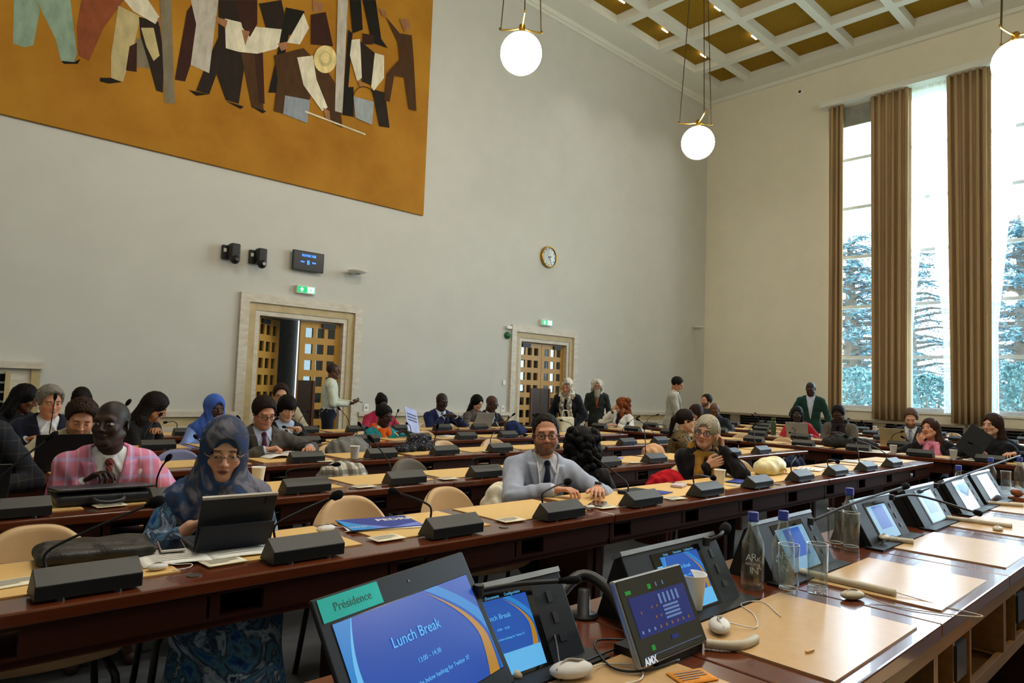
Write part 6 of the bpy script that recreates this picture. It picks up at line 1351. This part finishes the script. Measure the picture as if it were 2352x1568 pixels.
for x, y, l in ((1728, 1350, 'glass water bottle with blue cap, nearest the tilted monitor with the slide'), (1798, 1344, 'glass water bottle with blue cap behind the front drinking glass'), (1951, 1254, 'glass water bottle with blue cap behind the pair of glasses'), (2202, 1162, 'glass water bottle in front of the fifth monitor'), (2276, 1131, 'glass water bottle farther along, left of the last glass'), (2343, 1127, 'glass water bottle cut by the right picture edge')): bottle(x, y, l, letters=x < 1900)
def tumbler(px, py, label):
    p = dsk(px, py, PZ+.001); r = thing('drinking_glass', label, 'glass', p, 0, 'drinking glasses on the podium'); MB().lathe([(0, 0), (.027, 0), (.0285, .003), (.031, .15), (.0305, .152), (.0285, .15), (.0265, .03), (.022, .022), (0, .02)], 28, cap=False).build('glass', M_gl, r, smooth=True); MB().tube([(.0303*math.cos(2*PI*k/28), .0303*math.sin(2*PI*k/28), .151) for k in range(28)], .0009, 5, closed=True).build('rim', M_glint, r, smooth=True); MB().tube([(.0268*math.cos(2*PI*k/28), .0268*math.sin(2*PI*k/28), .021) for k in range(28)], .0012, 5, closed=True).build('base_glint', M_glint, r, smooth=True); return r  # pale opaque rings paint the bright edges of the glass
for x, y, l in ((1811, 1366, 'tall drinking glass in front of the second bottle'), (1877, 1363, 'tall drinking glass right of the front bottles'), (1919, 1257, 'tall drinking glass, left one of the pair by the third bottle'), (1955, 1266, 'tall drinking glass, right one of the pair by the third bottle'), (2211, 1168, 'tall drinking glass before the fourth bottle'), (2311, 1134, 'tall drinking glass right of the fifth bottle')): tumbler(x, y, l)
for a, l in (((1838, 1322, 2057, 1373), 'coiled cord lying along the third writing pad'), ((2152, 1192, 2325, 1215), 'coiled cord beside the fourth writing pad'), ((2242, 1158, 2350, 1166), 'coiled cord farthest along the podium')): coil(*a, l)
coil(1618, 1490, 1735, 1478, 'coiled cord under the touch panel', bow=-.03, r0=.012); coil(2012, 1242, 2098, 1252, 'doubled coiled cord behind the pair of glasses', bow=.0)
coil(1172, 1545, 1188, 1568, 'pale coiled cord beside the laptop', r0=.011)
earpiece(dsk(1958, 1376, PZ), -28, 'beige earpiece between the second and third writing pads', .8, [(.03, -.01, .016), (.06, -.06, .003), (.1, -.12, .003), (.2, -.19, .003), (.26, -.2, .003), (.22, -.1, .003), (.12, .08, .02)])
earpiece(dsk(1652, 1450, PZ+.005), 30, 'white earpiece right of the touch panel', .95, [(.03, -.02, .016), (.06, -.09, .003), (.17, -.09, .003), (.25, -.06, .003), (.3, -.12, .003), (.18, -.16, .003)], M_ear2)
earpiece(dsk(1312, 1556, PZ+.005), -20, 'white earpiece at the bottom edge beside the laptop', 1.0, m=M_ear2); earpiece(dsk(2030, 1240, PZ+.02), 10, 'beige earpiece lying on the doubled coiled cord', .7); earpiece(dsk(2292, 1220, PZ), 10, 'beige earpiece between the fourth and fifth writing pads', .75)
cup(1588, 1402, 'used paper cup behind the touch panel', 1.05, PZ)
# the tilted touch panel
def touch():
    tl, tr, br, bl_ = [hit(x, y, 1, Y) for (x, y), Y in (((1392, 1343), .945), ((1548, 1303), .945), ((1643, 1458), .87), ((1492, 1525), .87))]
    o = (tl+tr+br+bl_)/4; ex = ((tr-tl)+(br-bl_)).normalized(); ey = ((tl-bl_)+(tr-br)); ey = (ey-ex*ey.dot(ex)).normalized(); ez = ex.cross(ey)
    w = ((tr-tl).length+(br-bl_).length)/2; h = ((tl-bl_).length+(tr-br).length)/2
    r = thing('touch_panel', 'tilted touch panel with blue control screen and AMX lettering', 'touch screen', (o.x, o.y, PZ)); M = Matrix(((ex.x, ey.x, ez.x, 0), (ex.y, ey.y, ez.y, 0), (ex.z, ey.z, ez.z, o.z-PZ), (0, 0, 0, 1)))
    MB().box((-w/2, -h/2, -.02), (w/2, h/2, -.002), M).build('housing', M_alu2, r, bevel=.006, seg=3); s = MB().box((-w/2+.004, -h/2+.004, -.004), (w/2-.004, h/2-.004, 0), M).build('front_glass', mat('panel_glass', '14120d', .06, .6), r, bevel=.002)
    E1 = glow('panel_blue', '0d2278', 0.1); E2 = glow('panel_pale', '6f8fc8', 0.1); E3_ = glow('panel_green', '0f8a2a', 0.12); E4 = glow('panel_amber', 'a8703c', 0.06); E5 = glow('panel_white', 'd6dbe2', 0.15)
    g = MB(); z = .0006
    def q(x0, y0, x1, y1, k, dz=0): g.mat(k).add([M @ Vector(p) for p in ((x0*w, y0*h, z+dz), (x1*w, y0*h, z+dz), (x1*w, y1*h, z+dz), (x0*w, y1*h, z+dz))], [(0, 1, 2, 3)])
    q(-.4, -.2, .42, .26, 0)
    for i in range(5): q(.0+.065*i, .1, .03+.065*i, .22, 1, .0004)
    for i in range(9): q(-.36+.085*i, -.16-.0*i, -.335+.085*i, -.125, 1 if i < 3 else 3, .0004)
    for x, y in ((-.3, .05), (-.14, .08), (-.07, .08), (-.12, -.04), (-.05, -.04)): q(x, y, x+.022, y+.03, 3, .0004)
    q(-.42, .3, -.34, .345, 2, .0004); q(-.1, .3, -.05, .36, 2); q(.02, .31, .035, .36, 1); q(.12, .31, .135, .36, 1); q(.0, -.32, .1, -.27, 0, .0003); q(-.3, -.36, -.25, -.3, 2)
    for i in range(4): q(.02, .05-.045*i, .25, .075-.045*i, 1, .0006)
    q(-.42, -.405, .42, -.4, 1)
    vs, fs = text_mesh('AMX', .02, M @ Matrix.Translation((-.36*w, -.45*h, z)), bold=.0006, extr=.0002); g.mat(4).add(vs, fs); g.build('display', [E1, E2, E3_, E4, E5], s)
    b = MB().tube([M @ Vector((0, -h*.1, -.018)), M @ Vector((0, -h*.25, -.06)), (.02, .05, .02)], .022, 10); b.box((-.06, -.03, .001), (.12, .09, .022)); b.build('foot', M_black, r)
touch()
# laptop on the podium, seen from behind the keyboard
def bigtop():
    E0 = glow('laptop_blue', '0b49b0', 0.14)
    tl, tr = hit(712, 1378, 2, 1.0), hit(1062, 1265, 2, 1.0)
    ex = (tr-tl).normalized(); w = (tr-tl).length; lean = R(31); f = Vector((ex.y, -ex.x, 0)).normalized()   # towards the viewer
    ey = Vector((-f.x*math.sin(lean), -f.y*math.sin(lean), math.cos(lean))); ey = (ey-ex*ey.dot(ex)).normalized(); ez = ex.cross(ey); h = (1.0-PZ-.016)/ey.z
    o = tl; r = thing('presentation_laptop', 'laptop on the podium showing the Lunch Break slide', 'laptop', tuple(o-ey*h)); 
    M = Matrix(((ex.x, ey.x, ez.x, 0), (ex.y, ey.y, ez.y, 0), (ex.z, ey.z, ez.z, 0), (0, 0, 0, 1)))
    l = MB().box((0, 0, -.008), (w, h, 0), M).build('lid', M_lapk, r, bevel=.004, seg=3); bz = .02*w/.31; sc = MB().box((bz*.9, bz*1.3, -.001), (w-bz*.7, h-bz*1.7, .0006), M).build('screen', M_scr, l)
    p = MB(); slide(p, M, bz*.95, bz*1.35, w-bz*1.7, h-bz*3.1, .001, (0, 1, 2, 3), True, .088); p.build('screen_picture', [E0, E_lb, E_gold, E_cy], sc)
    g = MB(); g.mat(0).box((bz*.4, h-bz*1.55, .0002), (w*.36, h-bz*.15, .0012), M); vs, fs = text_mesh('Présidence', bz*.75, M @ Matrix.Translation((w*.2, h-bz*.85, .0016)), extr=.0001); g.mat(1).add(vs, fs); g.build('name_label', [mat('label_teal', '16b8b0', .6, .3), mat('label_ink', '2d6a5e', .7)], l)
    MB().lathe([(.0025, 0), (.0025, .0006)], 12).build('webcam', M_scr, l).matrix_basis = M @ Matrix.Translation((w*.55, h-bz*.8, .0003))
    B = MB().box((0, .0, 0), (w, .17, .016)); c, s_ = math.cos(math.atan2(ex.y, ex.x)), math.sin(math.atan2(ex.y, ex.x))
    B.v = [(x*c+y*s_, x*s_-y*c, z-.014) for x, y, z in B.v]; B.f = [t[::-1] for t in B.f]; B.build('base', M_lapk, r)
bigtop()
# monitor arm and cables on the podium
MB_ = MB().tube(spline([dsk(1262, 1440, PZ)+Vector((0, .02, .03)), dsk(1330, 1400, PZ)+Vector((0, 0, .09)), dsk(1400, 1420, PZ)+Vector((0, 0, .07)), dsk(1450, 1470, PZ)+Vector((0, 0, .03))], 8), .016, 10)
MB_.lathe([(.04, .0), (.04, .006), (.018, .008), (.016, .07)], 18, tuple(dsk(1340, 1415, PZ)))
tag(MB_.build('bracket_arm', M_black, smooth=True), 'black bracket arm behind the touch panel', 'arm')
for pts, l in ((((1290, 1568), (1262, 1500), (1200, 1490), (1168, 1540)), 'black cable arching before the first monitor'), (((1330, 1530), (1400, 1500), (1470, 1480)), 'black cable running to the touch panel'), (((1440, 1473), (1372, 1475), (1372, 1500), (1410, 1540), (1480, 1545), (1560, 1520)), 'black cable looping in front of the touch panel')):
    tag(MB().tube(spline([dsk(x, y, PZ+.005)+Vector((0, 0, .005+(.05 if k == 1 and x < 1300 else 0))) for k, (x, y) in enumerate(pts)], 8), .0028, 6).build('cable', M_black, smooth=True), l, 'cable')
sheet('sticky_note', 1590, 1556, .09, .06, -20, 'orange handwritten note at the bottom edge of the podium', 'note', mat('note_orange', 'd68a30', .8, .2), True, z=PZ+.005); slab('pencil_stub', 1860, 1498, .03, .006, .005, -10, mat('pencil_wood', 'caa468', .6), 'short pencil stub on the second writing pad', 'pencil', z=PZ+.005, bev=.001)
g = thing('wooden_gavel', 'wooden gavel on its block at the right edge of the podium', 'gavel', dsk(2335, 1148, PZ+.001)); MB().lathe([(.045, 0), (.045, .018), (.04, .02)], 20).build('sound_block', mat('gavel_wood', '8a4a1e', .4, .5), g); o = MB().lathe([(.02, -.035), (.024, -.03), (.024, .03), (.02, .035)], 16).build('head', mat('gavel_wood', '8a4a1e'), g, smooth=True); o.rotation_euler = (0, PI/2, .5); o.location = (0, 0, .045); MB().tube([(0, 0, .045), (.12, -.12, .03)], .007, 8).build('handle', mat('gavel_wood', '8a4a1e'), g)
# podium microphones
def pmic(a, b, c, label, ya=1.07, bow=None, hs=1.0):
    A, B_, C_ = hit(*a, 1, ya), hit(*b, 1, ya-.02), hit(*c, 1, ya-.04 if bow is None else bow)
    r = thing('gooseneck_microphone', label, 'microphone', A, 0, 'podium gooseneck microphones'); q = lambda p: tuple(p-A)
    MB().tube(spline([q(A), q(B_), q(C_)], 8), .0055, 8).build('gooseneck', M_neck, r, smooth=True); d = (C_-B_).normalized(); t = Vector(q(C_))
    MB().tube([t-d*.02, t, t+d*.012, t+d*.04, t+d*.05], [.006, .011*hs, .015*hs, .015*hs, .006], 12).build('foam', M_foam, r, smooth=True); MB().tube([(0, 0, -.012), (0, 0, .012)], .011, 10).build('socket', M_black, r)
pmic((1862, 1197), (1960, 1155), (2075, 1118), 'podium microphone stretched over the pair of glasses', 1.07); pmic((2048, 1142), (2110, 1138), (2240, 1176), 'podium microphone bent down over the fourth writing pad', 1.07, .92); pmic((2150, 1115), (2250, 1078), (2345, 1045), 'podium microphone stretched beyond the right picture edge', 1.07)
pmic((1622, 1243), (1652, 1230), (1662, 1218), 'short podium microphone on the second monitor', 1.09, 1.09, 1.1); pmic((1100, 1356), (1200, 1340), (1296, 1333), 'thick podium microphone lying across the first monitor', 1.09, 1.06, .6)
# chair behind the podium, cut by the lower right corner
p = hit(2310, 1460, 2, .72); put_chair((p.x+.05, p.y-.12, 0), PI-.25, 'tan leather chair in the bottom right corner behind the podium')
# ---------------------------------------------------------------- bags, coats, scarves
def brief():
    p = dsk(232, 1148); r = thing('leather_briefcase', 'dark leather briefcase lying in front of the man in pink plaid', 'briefcase', (p.x-.0, RW[1]+.3, DZT), R(-3)); w, d, h = .195, .15, .05
    F = Field(axis(-.26, .26, [], .006), axis(-.2, .2, [], .006), axis(-.01, .13, [], .005))
    F.put(Box((0, 0, .026), (w, d, .025), rd=.018), .01); F.put(Box((0, .0, .06), (w+.005, d+.004, .007), rotm(0, -5, 0), rd=.006), .004); F.cut(lambda X, Y, Z: -Z+0*X+0*Y); P, Q = F.mesh(1); nobj('body', P, Q, mat('briefcase_leather', '24262e', .4, .45, var=.08, bump=.1, bscale=200), r)
    MB().tube(spline([(-.058, -.155, .035), (-.058, -.185, .032), (-.042, -.205, .024), (0, -.21, .02), (.042, -.205, .024), (.058, -.185, .032), (.058, -.155, .035)], 6), .0085, 10).build('handle', mat('briefcase_leather', '24262e'), r, smooth=True)
    m = MB(); [m.box((q*.058-.012, -.162, .029), (q*.058+.012, -.148, .042)) for q in (1, -1)]; m.build('handle_clasp', M_steel, r)
brief()
def on_chair(name, px, py, Y, label, cat, m, sc=(.2, .08, .16), noise=.012, prims=None, rot=0, ax=1):
    c = hit(px, py, ax, Y); P = prims or [Ell((0, 0, 0), sc), Ell((sc[0]*.4, -.02, -.06), (sc[0]*.7, sc[1]*1.1, sc[2]*.8)), Ell((-sc[0]*.4, .0, -.08), (sc[0]*.6, sc[1]*1.2, sc[2]*.9))]
    return blob(name, tuple(c), P, m, label, cat, .009, noise, rot, .05, None, True)
M_cr = mat('cloth_cream_coat', 'e0d8c2', .85, .15, bump=.2, bscale=60); M_red = mat('cloth_red_shawl', 'b01420', .85, .15, bump=.2, bscale=60)
on_chair('white_coat', 1142, 1150, RW[0]+.78, 'white coat hung over a chair beside the man in light grey', 'coat', M_cr, (.09, .06, .1)); on_chair('red_shawl', 1530, 1115, RW[0]+.72, 'red shawl draped over a chair behind the front row', 'shawl', M_red, (.2, .09, .11)); on_chair('cream_jacket', 1588, 1090, RW[0]+.8, 'cream jacket over the chair beside the older woman', 'coat', M_cr, (.13, .08, .12))
on_chair('plaid_scarf', 786, 1085, RW[1]+.62, 'black and white plaid scarf heaped behind the second row', 'scarf', plaid('scarf_plaid', 'c9c4b4', '2a2a28', '5a5850', 14, .4), (.17, .08, .07)); on_chair('peach_jacket', 1500, 1040, RW[1]+.66, 'peach jacket bundled on a second row chair', 'coat', mat('cloth_peach', 'd0a27a', .85, .15), (.15, .08, .09)); on_chair('grey_backpack', 800, 1030, RW[2]+.62, 'grey flecked backpack standing behind the third row', 'backpack', mat('fabric_grey_fleck', '4a4a48', .9, .1, c2='8d8c88', scale=160), (.2, .1, .1))
p = dsk(955, 1035); blob('dotted_scarf', (p.x, p.y, DZT), [Ell((-.15, 0, .02), (.12, .08, .04)), Ell((.05, .02, .03), (.17, .09, .06)), Ell((.06, .04, .09), (.1, .07, .05))], marble('dotted_black_cloth', ['15151c', '15151c', '15151c', '1a1a24', 'c8c8d0'], 70, 0), 'black scarf with white dots lying on the third row', 'scarf', .009, .01, 6)
p = hit(1178, 1010, 1, RW[3]+.3); blob('navy_backpack', (p.x, RW[3]+.3, DZT), [Ell((0, 0, .07), (.12, .09, .1)), Ell((.1, .0, .05), (.1, .08, .07)), Ell((.02, .03, .13), (.07, .06, .04))], mat('fabric_navy', '14234e', .8, .2, bump=.2), 'navy backpack on the fourth row behind the man in light grey', 'backpack', .01, .008)
p = dsk(1768, 1088); yb = blob('cream_handbag', (p.x, p.y, DZT), [Ell((0, 0, .05), (.17, .085, .075)), Ell((.07, .0, .06), (.11, .08, .065)), Ell((-.08, 0, .05), (.1, .08, .06))], mat('leather_cream_yellow', 'dcd3a2', .5, .4, bump=.1), 'soft cream yellow handbag on the front row', 'handbag', .008, .006); MB().tube(spline([(.0, -.085, .03), (.03, -.1, .05), (.06, -.1, .03), (.03, -.105, .01)], 5), .005, 8, closed=False).build('strap_ring', M_brass, yb, smooth=True)
for x, y, w, h, rt_, l, m in ((1700, 1107, .2, .15, 10, 'dark magazine under the cream yellow handbag', M_navy), (1858, 1078, .25, .2, 14, 'white papers spread right of the handbag', M_paper), (1905, 1072, .22, .2, -20, 'stack of white papers at the right end of the front row', M_paper), (1955, 1060, .25, .18, 5, 'white newspaper near the last front row console', M_paper), (1745, 1110, .16, .1, 25, 'blue leaflet beside the cream yellow handbag', M_navy), (1022, 1002, .24, .18, 10, 'fan of white papers on the fourth row', M_paper), (705, 1034, .2, .14, -15, 'white paper right of the open booklet', M_paper), (1415, 1053, .18, .09, 20, 'blue and white leaflet on the second row', M_lilac), (1590, 1048, .25, .18, 12, 'white papers on the second row left of the older woman', M_paper), (1470, 988, .28, .2, 0, 'blue white papers on the window-side block beside the red-haired woman', M_paper), (2005, 1038, .3, .25, -70, 'folded newspaper before the dark bag', M_paper), (1860, 1025, .28, .2, -80, 'white papers on the nearest window-side row', M_paper), (2120, 1046, .2, .2, -75, 'white sheet before the woman in the pink scarf', M_paper), (2245, 1058, .25, .2, -80, 'white sheet right of the cup with the stirrer', M_paper), (1640, 983, .3, .25, 0, 'papers far back beside the bald man in the hooded coat', M_paper), (2060, 1000, .3, .25, -70, 'scattered papers on the second window-side row', M_paper), (1765, 1000, .3, .2, -70, 'white papers left of the green flask', M_paper)):
    sheet('loose_paper' if m is M_paper else 'leaflet', x, y, w, h, rt_, l, 'paper' if m is M_paper else 'leaflet', m, m is M_paper, curl=.004)
c = hit(1776, 1005, 0, RBX[1]+.3); f = thing('vacuum_flask', 'olive green flask on the window-side desks', 'flask', (c.x, c.y, DZT)); M_ol = mat('flask_olive', '3c4a30', .45, .4); MB().lathe([(.034, 0), (.038, .004), (.038, .2), (.03, .22)], 20).build('body', M_ol, f, smooth=True); MB().lathe([(.031, .221), (.031, .262), (.028, .266)], 20).build('lid', M_ol, f, smooth=True)
c = hit(1955, 1018, 0, RBX[0]+.38); blob('dark_shoulder_bag', (c.x, c.y, DZT), [Ell((-.02, .2, .05), (.1, .14, .07)), Ell((0, -.05, .06), (.11, .25, .07)), Ell((.02, .16, .1), (.06, .09, .06))], mat('fabric_charcoal', '2b2a28', .85, .15, bump=.2), 'dark bag and jacket heaped on the nearest window-side row', 'bag', .011, .01)
c = hit(2302, 1040, 0, RBX[0]+.42); blob('black_backpack', (c.x, c.y, DZT), [Ell((0, 0, .09), (.1, .15, .12)), Ell((-.03, 0, .06), (.09, .13, .07))], mat('fabric_black', '131316', .85, .15, bump=.2), 'black backpack before the woman with the folder', 'backpack', .011, .008)
tote = on_chair('tote_bag', 1298, 972, RW[3]+.6, 'off-white tote bag in front of the bending woman', 'handbag', mat('leather_offwhite', 'c2bb9c', .6, .3), prims=[Box((0, 0, -.05), (.14, .06, .14), rd=.03)], noise=.003); MB().tube(spline([(-.07, 0, .08), (-.05, 0, .17), (.05, 0, .17), (.07, 0, .08)], 6), .008, 8).build('handle', mat('leather_offwhite', 'c2bb9c'), tote, smooth=True)
on_chair('navy_jacket', 1822, 1066, seatpos(0, 8)[1]+.26, 'navy jacket over a chair beyond the cream handbag', 'coat', mat('cloth_navy2', '1d2238', .85, .15), (.16, .08, .08))
# things held in hands
def held(inf, i, off, name, label, cat, w, d, h, m, tilt=(0, 0, 0), m2=None):
    p = wpt(inf, inf['hands'][i]); o = MB().box((-w/2, -d/2, -h/2), (w/2, d/2, h/2)).build(name, m, bevel=.002); c, s_ = math.cos(inf['rz']), math.sin(inf['rz'])
    o.location = p+Vector((off[0]*c-off[1]*s_, off[0]*s_+off[1]*c, off[2])); o.rotation_euler = (R(tilt[0]), R(tilt[1]), inf['rz']+R(tilt[2])); return tag(o, label, cat)
held(STAND1, 0, (-.06, -.1, .03), 'mobile_phone', 'dark phone in the hands of the standing man in pale shirt', 'phone', .07, .15, .009, M_black, (15, 0, 0))
held(II, 1, (.0, -.12, .1), 'black_folder', 'large black folder held up by the woman in navy jacket', 'folder', .24, .012, .32, mat('folder_black', '0f0f12', .6, .3), (-20, 35, 12))
mg = held(ORANGE, 0, (-.06, -.1, .1), 'magazine', 'lilac magazine held open by the woman with the orange scarf', 'magazine', .21, .006, .29, mat('magazine_cover', '9aa0c8', .5, .4, var=.2, scale=9), (-25, 14, 8)); g = MB()
for k in range(3): g.box((-.08, -.004, .06-.035*k), (.08, -.0032, .075-.035*k))
g.build('cover_print', mat('print_dark', '2b2f55', .6), mg)
